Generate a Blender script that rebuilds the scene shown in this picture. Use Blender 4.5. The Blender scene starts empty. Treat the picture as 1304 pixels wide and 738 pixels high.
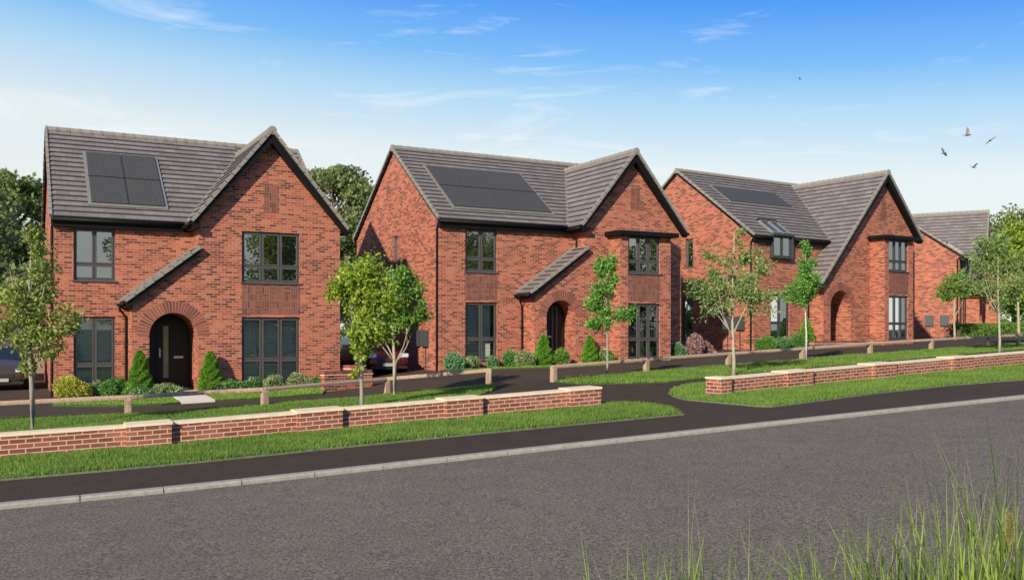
import bpy, bmesh, math, random
import numpy as np
from mathutils import Vector, Matrix

# ------------------------------------------------------------------ camera, sky, sun, exposure
scene = bpy.context.scene
COL = scene.collection
scene.render.engine = 'CYCLES'
cam_d = bpy.data.cameras.new('camera'); cam = bpy.data.objects.new('camera', cam_d); COL.objects.link(cam)
cam.location = (0, 0, 0); cam.rotation_euler = (math.radians(90), 0, 0)
cam_d.sensor_width = 36; cam_d.lens = 36 * 1187 / 1304
cam_d.shift_y = 50 / 1304
cam_d.clip_start = .1; cam_d.clip_end = 3000
scene.camera = cam
SUN_DIR = Vector((.45, .89, -.48)).normalized()        # the way the light travels
sun_el = math.asin(-SUN_DIR.z); sun_az = math.atan2(-SUN_DIR.x, -SUN_DIR.y)
world = bpy.data.worlds.new('World'); scene.world = world; world.use_nodes = True
nt = world.node_tree; nt.nodes.clear()
wo = nt.nodes.new('ShaderNodeOutputWorld'); bg = nt.nodes.new('ShaderNodeBackground'); bg.inputs[1].default_value = .10
sky = nt.nodes.new('ShaderNodeTexSky'); sky.sky_type = 'NISHITA'; sky.sun_disc = False
sky.sun_elevation = sun_el; sky.sun_rotation = sun_az % (2 * math.pi)
sky.air_density = 1.25; sky.dust_density = .6; sky.ozone_density = 2.6; sky.altitude = 0
def wn(t, **k):
    n = nt.nodes.new(t)
    for a, b in k.items(): setattr(n, a, b)
    return n
tc = wn('ShaderNodeTexCoord')
sep = wn('ShaderNodeSeparateXYZ'); nt.links.new(tc.outputs['Generated'], sep.inputs[0])
# thin wisps of cloud in the upper air and a paler band of high haze near the horizon
mp = wn('ShaderNodeMapping'); mp.inputs['Scale'].default_value = (2.0, 2.0, 11.0); mp.inputs['Rotation'].default_value = (0, .06, .0)
nt.links.new(tc.outputs['Generated'], mp.inputs[0])
ns = wn('ShaderNodeTexNoise'); ns.inputs['Scale'].default_value = 3.2; ns.inputs['Detail'].default_value = 9; ns.inputs['Roughness'].default_value = .62; ns.inputs['Distortion'].default_value = .7
nt.links.new(mp.outputs[0], ns.inputs[0])
cr = wn('ShaderNodeValToRGB'); cr.color_ramp.elements[0].position = .54; cr.color_ramp.elements[0].color = (0, 0, 0, 1)
cr.color_ramp.elements[1].position = .80; cr.color_ramp.elements[1].color = (.55, .55, .55, 1)
nt.links.new(ns.outputs[0], cr.inputs[0])
hz = wn('ShaderNodeMapRange'); hz.inputs[1].default_value = .0; hz.inputs[2].default_value = .30; hz.inputs[3].default_value = 1.0; hz.inputs[4].default_value = 0.0
hz.interpolation_type = 'SMOOTHSTEP'
# the haze band reaches higher in the west (left) than in the east
tilt = wn('ShaderNodeMath', operation='MULTIPLY_ADD'); tilt.inputs[1].default_value = .10; nt.links.new(sep.outputs[0], tilt.inputs[0]); nt.links.new(sep.outputs[2], tilt.inputs[2])
mx1 = wn('ShaderNodeMix', data_type='RGBA'); mx1.inputs[7].default_value = (4.75, 4.75, 4.6, 1)
E_ = 2 ** .33 * .10     # exposure times background strength: the ramp below is written as the sky looks
rp = wn('ShaderNodeValToRGB'); els = [(0, (.90, .89, .85)), (.175, (.84, .91, .92)), (.245, (.44, .71, .95)), (.282, (.20, .52, .98)), (.34, (.06, .32, .96)), (.6, (.05, .19, .55)), (1, (.035, .13, .38))]
while len(rp.color_ramp.elements) < len(els): rp.color_ramp.elements.new(.5)
for e, (p_, c_) in zip(rp.color_ramp.elements, els): e.position = p_; e.color = (*c_, 1)
tilt.inputs[1].default_value = .07; nt.links.new(tilt.outputs[0], rp.inputs[0])
up = wn('ShaderNodeVectorMath', operation='SCALE'); up.inputs[3].default_value = 1 / E_; nt.links.new(rp.outputs[0], up.inputs[0])
mx1.inputs[0].default_value = .88; nt.links.new(sky.outputs[0], mx1.inputs[6]); nt.links.new(up.outputs[0], mx1.inputs[7])
mx2 = wn('ShaderNodeMix', data_type='RGBA'); mx2.inputs[7].default_value = (8.0, 8.2, 8.2, 1)
nt.links.new(cr.outputs[0], mx2.inputs[0]); nt.links.new(mx1.outputs[2], mx2.inputs[6])
nt.links.new(mx2.outputs[2], bg.inputs[0]); nt.links.new(bg.outputs[0], wo.inputs[0])
sd = bpy.data.lights.new('sun', 'SUN'); sd.energy = 4.8; sd.angle = math.radians(1.0); sd.color = (1, .90, .76)
so = bpy.data.objects.new('sun', sd); COL.objects.link(so); so.rotation_euler = SUN_DIR.to_track_quat('-Z', 'Y').to_euler()
so.location = (-20, -30, 30)
scene.view_settings.view_transform = 'Standard'; scene.view_settings.look = 'None'
scene.view_settings.exposure = 0.33; scene.view_settings.gamma = 1.0
scene.cycles.max_bounces = 6; scene.cycles.transparent_max_bounces = 12

# ------------------------------------------------------------------ tagging helpers
def tag(o, label=None, cat=None, group=None, kind=None):
    if label: o['label'] = label
    if cat: o['category'] = cat
    if group: o['group'] = group
    if kind: o['kind'] = kind
    return o
def empty(name, loc, rz=0, label=None, cat=None, group=None):
    o = bpy.data.objects.new(name, None); COL.objects.link(o)
    o.location = loc; o.rotation_euler = (0, 0, rz); o.empty_display_size = .3
    return tag(o, label, cat, group)
def copy_tree(o, parent=None):
    c = o.copy(); COL.objects.link(c); c.parent = parent
    for ch in o.children: copy_tree(ch, c)
    return c

# ------------------------------------------------------------------ materials
def mat(name):
    m = bpy.data.materials.new(name); m.use_nodes = True
    n = m.node_tree; n.nodes.clear()
    out = n.nodes.new('ShaderNodeOutputMaterial'); p = n.nodes.new('ShaderNodeBsdfPrincipled')
    n.links.new(p.outputs[0], out.inputs[0])
    return m, n, p, out
def N(n, t, ins=None, **k):
    x = n.nodes.new(t)
    for a, b in k.items(): setattr(x, a, b)
    for a, b in (ins or {}).items():
        if hasattr(b, 'is_output'): n.links.new(b, x.inputs[a])
        else: x.inputs[a].default_value = b
    return x
def ramp(n, src, stops, interp='LINEAR'):
    r = n.nodes.new('ShaderNodeValToRGB'); cr = r.color_ramp; cr.interpolation = interp
    while len(cr.elements) < len(stops): cr.elements.new(.5)
    for e, (p, c) in zip(cr.elements, stops): e.position = p; e.color = tuple(c) + (1,) if len(c) == 3 else c
    n.links.new(src, r.inputs[0]); return r
def bump(n, p, src, strength=.3, dist=.01):
    b = N(n, 'ShaderNodeBump', {'Strength': strength, 'Distance': dist, 'Height': src}); n.links.new(b.outputs[0], p.inputs['Normal'])
def simple(name, col, rough=.5, metal=0, noise=.0, scale=8, spec=.5, bmp=0):
    m, n, p, o = mat(name)
    p.inputs['Base Color'].default_value = (*col, 1); p.inputs['Roughness'].default_value = rough; p.inputs['Metallic'].default_value = metal
    p.inputs['Specular IOR Level'].default_value = spec
    if noise:
        tcn = N(n, 'ShaderNodeTexCoord'); nz = N(n, 'ShaderNodeTexNoise', {'Vector': tcn.outputs['Object'], 'Scale': scale, 'Detail': 6, 'Roughness': .65})
        lo = tuple(c * (1 - noise) for c in col); hi = tuple(min(1, c * (1 + noise)) for c in col)
        r = ramp(n, nz.outputs[0], [(.3, lo), (.7, hi)]); n.links.new(r.outputs[0], p.inputs['Base Color'])
        if bmp: bump(n, p, nz.outputs[0], bmp, .005)
    return m
def brick_colour(n, uv, w, h, stops, mortar, msize=.010, offset=.5, sq=1, grime=.12):
    bt = N(n, 'ShaderNodeTexBrick', {'Vector': uv, 'Color1': (0, 0, 0, 1), 'Color2': (1, 1, 1, 1), 'Mortar': (.5, .5, .5, 1), 'Scale': 1, 'Mortar Size': msize, 'Mortar Smooth': .15, 'Bias': 0, 'Brick Width': w, 'Row Height': h})
    bt.offset = offset; bt.squash = sq
    # the texture mixes its two colours by one random value per brick, clipped in the middle; widen with a second random layer
    r = ramp(n, bt.outputs['Color'], stops, 'LINEAR')
    nz = N(n, 'ShaderNodeTexNoise', {'Vector': uv, 'Scale': 22, 'Detail': 4, 'Roughness': .7})
    nb = N(n, 'ShaderNodeTexNoise', {'Vector': uv, 'Scale': .9, 'Detail': 3})
    v = N(n, 'ShaderNodeMapRange', {0: nz.outputs[0], 1: .25, 2: .75, 3: 1 - grime, 4: 1 + grime})
    v2 = N(n, 'ShaderNodeMapRange', {0: nb.outputs[0], 1: .3, 2: .7, 3: .88, 4: 1.1})
    vm = N(n, 'ShaderNodeMath', {0: v.outputs[0], 1: v2.outputs[0]}, operation='MULTIPLY')
    hsv = N(n, 'ShaderNodeHueSaturation', {'Color': r.outputs[0], 'Value': vm.outputs[0]})
    mx = N(n, 'ShaderNodeMix', {0: bt.outputs['Fac'], 6: hsv.outputs[0], 7: (*mortar, 1)}, data_type='RGBA')
    return mx.outputs[2], bt.outputs['Fac']
def brick_material(name, stops, mortar, w=.225, h=.075, msize=.010, offset=.5, bmp=.5, grime=.12):
    m, n, p, o = mat(name)
    uv = N(n, 'ShaderNodeUVMap').outputs[0]
    c, f = brick_colour(n, uv, w, h, stops, mortar, msize, offset, grime=grime)
    n.links.new(c, p.inputs['Base Color']); p.inputs['Roughness'].default_value = .85; p.inputs['Specular IOR Level'].default_value = .25
    inv = N(n, 'ShaderNodeMath', {0: 1.0, 1: f}, operation='SUBTRACT'); bump(n, p, inv.outputs[0], bmp, .006)
    return m
HB = [(0, (.105, .034, .025)), (.16, (.155, .044, .029)), (.34, (.280, .070, .039)), (.58, (.395, .100, .053)), (.8, (.455, .130, .068)), (1, (.44, .150, .086))]
M = {}
M['brick'] = brick_material('red_multi_brick', HB, (.45, .26, .18), msize=.008)
M['soldier'] = brick_material('arch_brick', [(0, (.22, .06, .04)), (.5, (.40, .11, .065)), (1, (.50, .16, .09))], (.30, .16, .11), w=.075, h=.225, offset=0, msize=.010)
M['wallbrick'] = brick_material('boundary_brick', [(0, (.19, .058, .038)), (.5, (.27, .080, .050)), (1, (.36, .115, .072))], (.55, .40, .29), msize=.0085, grime=.22)
M['coping'] = simple('coping_stone', (.76, .60, .41), .85, noise=.12, scale=5, bmp=.2)
# basket weave panel brick
def weave():
    m, n, p, o = mat('basket_weave_brick'); uv = N(n, 'ShaderNodeUVMap').outputs[0]
    st = [(0, (.11, .038, .026)), (.5, (.175, .060, .038)), (1, (.235, .085, .052))]
    c1, f1 = brick_colour(n, uv, .225, .075, st, (.30, .15, .10), .007, 0)
    c2, f2 = brick_colour(n, uv, .075, .225, st, (.30, .15, .10), .007, 0)
    ch = N(n, 'ShaderNodeTexChecker', {'Vector': uv, 'Scale': 1 / .225})
    mx = N(n, 'ShaderNodeMix', {0: ch.outputs[1], 6: c1, 7: c2}, data_type='RGBA')
    n.links.new(mx.outputs[2], p.inputs['Base Color']); p.inputs['Roughness'].default_value = .88
    return m
M['weave'] = weave()
def tile_mat():
    m, n, p, o = mat('grey_concrete_tile'); uv = N(n, 'ShaderNodeUVMap').outputs[0]
    bt = N(n, 'ShaderNodeTexBrick', {'Vector': uv, 'Color1': (0, 0, 0, 1), 'Color2': (1, 1, 1, 1), 'Mortar': (0, 0, 0, 1), 'Scale': 1, 'Mortar Size': .0035, 'Mortar Smooth': .2, 'Brick Width': .36, 'Row Height': .295})
    r = ramp(n, bt.outputs[0], [(0, (.165, .142, .130)), (.5, (.190, .164, .151)), (1, (.222, .194, .178))])
    nz = N(n, 'ShaderNodeTexNoise', {'Vector': uv, 'Scale': 3.0, 'Detail': 8, 'Roughness': .7})
    v = N(n, 'ShaderNodeMapRange', {0: nz.outputs[0], 1: .3, 2: .7, 3: .86, 4: 1.14})
    hsv = N(n, 'ShaderNodeHueSaturation', {'Color': r.outputs[0], 'Value': v.outputs[0]})
    mx = N(n, 'ShaderNodeMix', {0: bt.outputs['Fac'], 6: hsv.outputs[0], 7: (.045, .04, .042, 1)}, data_type='RGBA')
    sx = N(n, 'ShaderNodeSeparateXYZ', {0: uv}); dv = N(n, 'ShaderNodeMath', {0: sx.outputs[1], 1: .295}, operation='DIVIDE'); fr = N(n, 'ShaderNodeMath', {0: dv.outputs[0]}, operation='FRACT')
    ln = ramp(n, fr.outputs[0], [(0, (.30, .28, .28)), (.055, (.38, .36, .36)), (.10, (1, 1, 1)), (1, (1, 1, 1))]); mm = N(n, 'ShaderNodeMix', {0: 1.0, 6: mx.outputs[2], 7: ln.outputs[0]}, data_type='RGBA', blend_type='MULTIPLY')  # shadow gap under each tile course, painted as a dark line along its lower edge
    n.links.new(mm.outputs[2], p.inputs['Base Color']); p.inputs['Roughness'].default_value = .75
    nz2 = N(n, 'ShaderNodeTexNoise', {'Vector': uv, 'Scale': 90, 'Detail': 3}); bump(n, p, nz2.outputs[0], .25, .003)
    return m
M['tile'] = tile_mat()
M['ridge'] = simple('grey_ridge_tile', (.25, .222, .185), .8, noise=.18, scale=6, bmp=.2)
M['black'] = simple('black_fascia', (.0060, .0055, .0052), .6, noise=.15, scale=3, spec=.2)
M['soffit'] = simple('black_soffit', (.014, .013, .013), .6)
M['frame'] = simple('anthracite_window_frame', (.085, .075, .070), .45, noise=.05, scale=3)
M['frame_dark'] = simple('dark_window_frame', (.045, .048, .050), .45)
M['door'] = simple('black_door', (.0125, .0120, .0080), .45, noise=.1, scale=4, spec=.3)
M['steel'] = simple('brushed_steel', (.55, .53, .50), .32, 1)
M['room'] = simple('room_dark', (.055, .058, .052), .9)
M['blind'] = simple('venetian_slat', (.80, .80, .72), .7)
M['curtain'] = simple('curtain_cloth', (.42, .38, .32), .9, noise=.2, scale=12)
M['meter'] = simple('grey_meter_box', (.052, .056, .060), .55)
def glass(name, refl, tint):
    m, n, p, out = mat(name); n.nodes.remove(p)
    g = N(n, 'ShaderNodeBsdfGlossy', {'Color': (.80, .83, .82, 1), 'Roughness': .004}); t = N(n, 'ShaderNodeBsdfTransparent', {'Color': (*tint, 1)})
    lw = N(n, 'ShaderNodeFresnel', {'IOR': 1.5}); a = N(n, 'ShaderNodeMath', {0: lw.outputs[0], 1: refl}, operation='ADD', use_clamp=True)
    uv = N(n, 'ShaderNodeTexCoord').outputs['Object']; nz = N(n, 'ShaderNodeTexNoise', {'Vector': uv, 'Scale': 1.1, 'Detail': 1})
    b = N(n, 'ShaderNodeBump', {'Strength': .05, 'Distance': .02, 'Height': nz.outputs[0]}); n.links.new(b.outputs[0], g.inputs['Normal'])
    mx = N(n, 'ShaderNodeMixShader', {0: a.outputs[0], 1: t.outputs[0], 2: g.outputs[0]}); n.links.new(mx.outputs[0], out.inputs[0])
    return m
M['glass'] = glass('window_glass', .30, (.62, .70, .66))
M['glass_clear'] = glass('ground_floor_glass', .10, (.86, .88, .82))
def solar():
    m, n, p, o = mat('solar_cells'); uv = N(n, 'ShaderNodeUVMap').outputs[0]
    bt = N(n, 'ShaderNodeTexBrick', {'Vector': uv, 'Color1': (.046, .043, .040, 1), 'Color2': (.058, .054, .050, 1), 'Mortar': (.10, .098, .092, 1), 'Scale': 1, 'Mortar Size': .006, 'Brick Width': .09, 'Row Height': .045}); bt.offset = 0
    n.links.new(bt.outputs[0], p.inputs['Base Color']); p.inputs['Roughness'].default_value = .5; p.inputs['Specular IOR Level'].default_value = .12
    return m
M['solar'] = solar()
M['flash'] = simple('panel_flashing', (.26, .245, .21), .55, .3, noise=.1)
def tarmac(name, dark, light, scale=150, big=.25):
    m, n, p, o = mat(name); c = N(n, 'ShaderNodeTexCoord').outputs['Object']
    a = N(n, 'ShaderNodeTexNoise', {'Vector': c, 'Scale': scale, 'Detail': 3, 'Roughness': .8})
    a2 = N(n, 'ShaderNodeTexNoise', {'Vector': c, 'Scale': scale * .45, 'Detail': 2, 'Roughness': .7})
    am = N(n, 'ShaderNodeMath', {0: a.outputs[0], 1: a2.outputs[0]}, operation='ADD'); ah = N(n, 'ShaderNodeMath', {0: am.outputs[0], 1: .5}, operation='MULTIPLY')
    r = ramp(n, ah.outputs[0], [(.38, dark), (.52, tuple((x + y) / 2 for x, y in zip(dark, light))), (.64, light)])
    b = N(n, 'ShaderNodeTexNoise', {'Vector': c, 'Scale': .35, 'Detail': 5, 'Roughness': .6})
    b2 = N(n, 'ShaderNodeTexNoise', {'Vector': c, 'Scale': 2.5, 'Detail': 4})
    bm = N(n, 'ShaderNodeMath', {0: b.outputs[0], 1: b2.outputs[0]}, operation='ADD')
    v = N(n, 'ShaderNodeMapRange', {0: bm.outputs[0], 1: .7, 2: 1.3, 3: 1 - big, 4: 1 + big})
    hsv = N(n, 'ShaderNodeHueSaturation', {'Color': r.outputs[0], 'Value': v.outputs[0]}); n.links.new(hsv.outputs[0], p.inputs['Base Color'])
    p.inputs['Roughness'].default_value = .9; p.inputs['Specular IOR Level'].default_value = .15
    bump(n, p, am.outputs[0], .55, .006)
    return m
M['road'] = tarmac('carriageway_asphalt', (.030, .0245, .0190), (.330, .272, .208), 85, .12)
M['path'] = tarmac('footway_tarmac', (.031, .0220, .0145), (.096, .069, .046), 110, .14)
M['drive'] = tarmac('drive_tarmac', (.035, .0245, .0165), (.120, .087, .060), 100, .16)
M['kerb'] = simple('concrete_kerb', (.30, .275, .225), .9, noise=.22, scale=14, bmp=.3)
M['soil'] = simple('garden_soil', (.055, .036, .024), .95, noise=.4, scale=20, bmp=.4)
M['earth'] = simple('far_field', (.060, .085, .030), .95, noise=.35, scale=.5)
M['slab'] = simple('pale_paving', (.74, .66, .52), .85, noise=.08, scale=4)
M['turf_base'] = simple('turf_base', (.035, .075, .018), .95, noise=.3, scale=14)
def leafmat(name, c1, c2, trans=.35, scale=3.0, rough=.55):
    m, n, p, out = mat(name); g = N(n, 'ShaderNodeNewGeometry')
    c = N(n, 'ShaderNodeTexCoord').outputs['Object']
    nz = N(n, 'ShaderNodeTexNoise', {'Vector': c, 'Scale': scale, 'Detail': 2}); 
    ad = N(n, 'ShaderNodeMath', {0: g.outputs['Random Per Island'], 1: nz.outputs[0]}, operation='ADD'); hf = N(n, 'ShaderNodeMath', {0: ad.outputs[0], 1: .5}, operation='MULTIPLY')
    r = ramp(n, hf.outputs[0], [(.25, c1), (.75, c2)])
    n.links.new(r.outputs[0], p.inputs['Base Color']); p.inputs['Roughness'].default_value = rough; p.inputs['Specular IOR Level'].default_value = .35
    t = N(n, 'ShaderNodeBsdfTranslucent', {'Color': r.outputs[0]}); mx = N(n, 'ShaderNodeMixShader', {0: trans, 1: p.outputs[0], 2: t.outputs[0]}); n.links.new(mx.outputs[0], out.inputs[0])
    return m
M['bark_grey'] = simple('grey_bark', (.27, .24, .19), .9, noise=.35, scale=22, bmp=.4)
M['bark_pale'] = simple('pale_bark', (.36, .33, .22), .9, noise=.3, scale=25, bmp=.3)
M['bark_birch'] = simple('birch_bark', (.55, .50, .46), .85, noise=.45, scale=30, bmp=.3)
M['bark_brown'] = simple('brown_bark', (.12, .09, .06), .9, noise=.3, scale=15)
def timber():
    m, n, p, o = mat('weathered_timber'); c = N(n, 'ShaderNodeTexCoord').outputs['Object']
    mp = N(n, 'ShaderNodeMapping', {0: c, 'Scale': (14, 14, 1.6)}); nz = N(n, 'ShaderNodeTexNoise', {'Vector': mp.outputs[0], 'Scale': 2.2, 'Detail': 5, 'Distortion': .6})
    r = ramp(n, nz.outputs[0], [(.3, (.28, .185, .12)), (.7, (.48, .345, .235))]); n.links.new(r.outputs[0], p.inputs['Base Color']); p.inputs['Roughness'].default_value = .85; bump(n, p, nz.outputs[0], .3, .004)
    return m
M['timber'] = timber()

# ------------------------------------------------------------------ mesh helpers
def auto_uv(me):
    nv = len(me.vertices); co = np.empty(nv * 3); me.vertices.foreach_get('co', co); co = co.reshape(-1, 3)
    uvl = me.uv_layers.new(name='UVMap')
    buf = np.zeros((len(me.loops), 2))
    for p in me.polygons:
        n = Vector(p.normal)
        if abs(n.z) > .999: t = Vector((1, 0, 0))
        else: t = Vector((-n.y, n.x, 0)).normalized()
        b = n.cross(t)
        for li in p.loop_indices:
            c = co[me.loops[li].vertex_index]
            buf[li] = (c[0] * t.x + c[1] * t.y, c[0] * b.x + c[1] * b.y + c[2] * b.z)
    uvl.data.foreach_set('uv', buf.ravel())
class MB:
    """collects shapes for ONE mesh object"""
    def __init__(s): s.v = []; s.f = []; s.uv = {}
    def poly(s, pts, uv=None):
        k = len(s.v); s.v += [tuple(p) for p in pts]; s.f.append(tuple(range(k, k + len(pts))))
        if uv: s.uv[len(s.f) - 1] = uv
        return s
    def box(s, x0, x1, y0, y1, z0, z1):
        k = len(s.v)
        s.v += [(x0, y0, z0), (x1, y0, z0), (x1, y1, z0), (x0, y1, z0), (x0, y0, z1), (x1, y0, z1), (x1, y1, z1), (x0, y1, z1)]
        for f in ((0, 3, 2, 1), (4, 5, 6, 7), (0, 1, 5, 4), (1, 2, 6, 5), (2, 3, 7, 6), (3, 0, 4, 7)): s.f.append(tuple(k + i for i in f))
        return s
    def prism(s, base, ext):
        """closed prism: polygon base (list of 3d points) swept by vector ext"""
        k = len(s.v); n = len(base); e = Vector(ext)
        s.v += [tuple(p) for p in base] + [tuple(Vector(p) + e) for p in base]
        s.f.append(tuple(range(k, k + n))[::-1]); s.f.append(tuple(range(k + n, k + 2 * n)))
        for i in range(n):
            j = (i + 1) % n; s.f.append((k + i, k + j, k + n + j, k + n + i))
        return s
    def beam(s, a, b, w, h, up=(0, 0, 1)):
        """box along a-b, w wide and h high (centred)"""
        a = Vector(a); b = Vector(b); d = (b - a).normalized(); r = d.cross(Vector(up)).normalized(); u = r.cross(d)
        base = [a + r * (w / 2 * i) + u * (h / 2 * j) for i, j in ((-1, -1), (1, -1), (1, 1), (-1, 1))]
        return s.prism(base, b - a)
    def tube(s, pts, rad, sides=8, caps=True):
        pts = [Vector(p) for p in pts]; k0 = len(s.v); nn = len(pts)
        if not hasattr(rad, '__len__'): rad = [rad] * nn
        ref = Vector((0, 0, 1))
        for i, p in enumerate(pts):
            d = (pts[min(i + 1, nn - 1)] - pts[max(i - 1, 0)]).normalized()
            r = d.cross(ref)
            if r.length < .05: r = d.cross(Vector((1, 0, 0)))
            r.normalize(); u = r.cross(d)
            for j in range(sides):
                a = 2 * math.pi * j / sides; s.v.append(tuple(p + (r * math.cos(a) + u * math.sin(a)) * rad[i]))
        for i in range(nn - 1):
            for j in range(sides):
                a = k0 + i * sides + j; b = k0 + i * sides + (j + 1) % sides
                s.f.append((a, b, b + sides, a + sides))
        if caps:
            s.f.append(tuple(k0 + j for j in range(sides))[::-1]); s.f.append(tuple(k0 + (nn - 1) * sides + j for j in range(sides)))
        return s
    def build(s, name, m, parent=None, smooth=False, bevel=0, fix=True):
        me = bpy.data.meshes.new(name); me.from_pydata(s.v, [], s.f); me.update()
        if fix or bevel:
            bm = bmesh.new(); bm.from_mesh(me)
            if bevel:
                bmesh.ops.remove_doubles(bm, verts=bm.verts, dist=1e-5)
                bmesh.ops.bevel(bm, geom=[e for e in bm.edges if e.is_manifold and e.calc_face_angle(0) > .5], offset=bevel, segments=2, affect='EDGES', profile=.6)
            bmesh.ops.recalc_face_normals(bm, faces=bm.faces); bm.to_mesh(me); bm.free()
        auto_uv(me)
        for fi, uv in s.uv.items():
            if fix: continue
            for li, q in zip(me.polygons[fi].loop_indices, uv): me.uv_layers[0].data[li].uv = q
        if smooth:
            for p in me.polygons: p.use_smooth = True
        me.materials.append(m); o = bpy.data.objects.new(name, me); COL.objects.link(o)
        if parent: o.parent = parent
        return o
def np_mesh(name, verts, faces_n, k, m, parent=None, smooth=False):
    """fast mesh: verts (n,3); every face has k consecutive vertices"""
    me = bpy.data.meshes.new(name); nv = len(verts); nf = faces_n
    me.vertices.add(nv); me.vertices.foreach_set('co', np.ascontiguousarray(verts, dtype=np.float32).ravel())
    me.loops.add(nf * k); me.loops.foreach_set('vertex_index', np.arange(nf * k, dtype=np.int32))
    me.polygons.add(nf); me.polygons.foreach_set('loop_start', np.arange(0, nf * k, k, dtype=np.int32)); me.polygons.foreach_set('loop_total', np.full(nf, k, dtype=np.int32))
    me.update(calc_edges=True); me.materials.append(m)
    o = bpy.data.objects.new(name, me); COL.objects.link(o)
    if parent: o.parent = parent
    return o

# ------------------------------------------------------------------ the lie of the land (the camera's eye is z = 0)
CA, SA = math.cos(.4596), math.sin(.4596)
def smooth_interp(x, xs, ys):
    xs = np.asarray(xs, float); ys = np.asarray(ys, float); m = np.gradient(ys, xs); x = np.clip(x, xs[0], xs[-1])
    i = np.clip(np.searchsorted(xs, x) - 1, 0, len(xs) - 2); h = xs[i + 1] - xs[i]; t = (x - xs[i]) / h
    return (2*t**3-3*t**2+1)*ys[i] + (t**3-2*t**2+t)*h*m[i] + (-2*t**3+3*t**2)*ys[i+1] + (t**3-t**2)*h*m[i+1]
ZS = ([-60, -12, -4, 0, 6.7, 12.3, 20, 27.8, 38, 50, 80, 200], [-2.2, -2.12, -2.04, -1.96, -1.69, -1.455, -1.16, -.90, -.66, -.47, -.3, -.2])
ZH = ([-60, -12, -4, 0, 4.5, 7.6, 12.3, 16, 20, 27.8, 38, 50, 80, 200], [-2.2, -2.12, -2.03, -1.985, -1.93, -1.82, -1.46, -1.33, -1.22, -.92, -.68, -.47, -.3, -.2])
def G(x, y):
    s = x * CA + y * SA; t = -x * SA + y * CA
    k = np.clip((t - 20.5) / 5.0, 0, 1); k = k * k * (3 - 2 * k)
    return (1 - k) * smooth_interp(s, *ZS) + k * smooth_interp(s, *ZH)
def g(x, y): return float(G(np.array([x]), np.array([y]))[0])
def at(px, py):
    """ground point seen at a place of the 1304 x 738 survey picture"""
    a = (px - 652) / 1187; b = -(py - 419) / 1187; Y = np.arange(5, 130, .01); d = b * Y - G(a * Y, Y)
    i = int(np.argmax(d <= 0)); return (a * Y[i], float(Y[i]))
def area(name, poly, dz, m, res=.5, skirt=0, parent=None):
    bm = bmesh.new(); vs = [bm.verts.new((x, y, 0)) for x, y in poly]; bm.faces.new(vs); bmesh.ops.triangulate(bm, faces=bm.faces[:])
    xs = [p[0] for p in poly]; ys = [p[1] for p in poly]
    for ax, lo, hi in ((0, min(xs), max(xs)), (1, min(ys), max(ys))):
        k = math.floor(lo / res) * res + res
        while k < hi:
            no = [0, 0, 0]; no[ax] = 1; co = [0, 0, 0]; co[ax] = k
            bmesh.ops.bisect_plane(bm, geom=bm.verts[:] + bm.edges[:] + bm.faces[:], plane_co=co, plane_no=no, dist=1e-5); k += res
    bmesh.ops.triangulate(bm, faces=[f for f in bm.faces if len(f.verts) > 4])
    co = np.array([v.co[:] for v in bm.verts]); z = G(co[:, 0], co[:, 1])
    for v, zz in zip(bm.verts, z): v.co.z = zz + dz
    if skirt:
        be = [e for e in bm.edges if e.is_boundary]; r = bmesh.ops.extrude_edge_only(bm, edges=be)
        for v in [q for q in r['geom'] if isinstance(q, bmesh.types.BMVert)]: v.co.z -= skirt
    bmesh.ops.recalc_face_normals(bm, faces=bm.faces)
    me = bpy.data.meshes.new(name); bm.to_mesh(me); bm.free()
    me.materials.append(m); o = bpy.data.objects.new(name, me); COL.objects.link(o)
    if parent: o.parent = parent
    return o
# ------------------------------------------------------------------ ground, road, footway, verges
area_far = []
def big_ground():
    # one sheet out to the horizon; fine cells near, coarse far, sunk a little under the built surfaces
    xs = np.concatenate([np.linspace(-1500, -70, 12), np.linspace(-60, 100, 54), np.linspace(120, 1500, 12)])
    ys = np.concatenate([np.linspace(-600, -30, 8), np.linspace(-24, 110, 46), np.linspace(130, 2200, 14)])
    X, Y = np.meshgrid(xs, ys); Z = G(X.ravel(), Y.ravel()) - .32
    me = bpy.data.meshes.new('ground'); nx = len(xs); ny = len(ys)
    f = [(j * nx + i, j * nx + i + 1, (j + 1) * nx + i + 1, (j + 1) * nx + i) for j in range(ny - 1) for i in range(nx - 1)]
    me.from_pydata(np.stack([X.ravel(), Y.ravel(), Z], 1).tolist(), [], f); me.update(); me.materials.append(M['earth'])
    o = bpy.data.objects.new('ground', me); COL.objects.link(o); tag(o, kind='structure')
big_ground()
KD = Vector((math.cos(.4435), math.sin(.4435), 0)); KN = Vector((-KD.y, KD.x, 0)); K0 = Vector((.55, 13.66, 0))
def kp(s, t): p = K0 + KD * s + KN * t; return (p.x, p.y)
tag(area('road', [kp(-34, -.165), kp(62, -.165), kp(62, -8.8), kp(-34, -8.8)], -.052, M['road'], .8), kind='structure')
fence_px = [(163, 529), (337, 517.8), (492.5, 501.8), (622, 490.6), (705, 486), (823, 475), (927.5, 466.3), (1021.5, 459), (1108, 451.3), (1186, 446), (1259, 441)]
FP = [at(*p) for p in fence_px]
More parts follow.
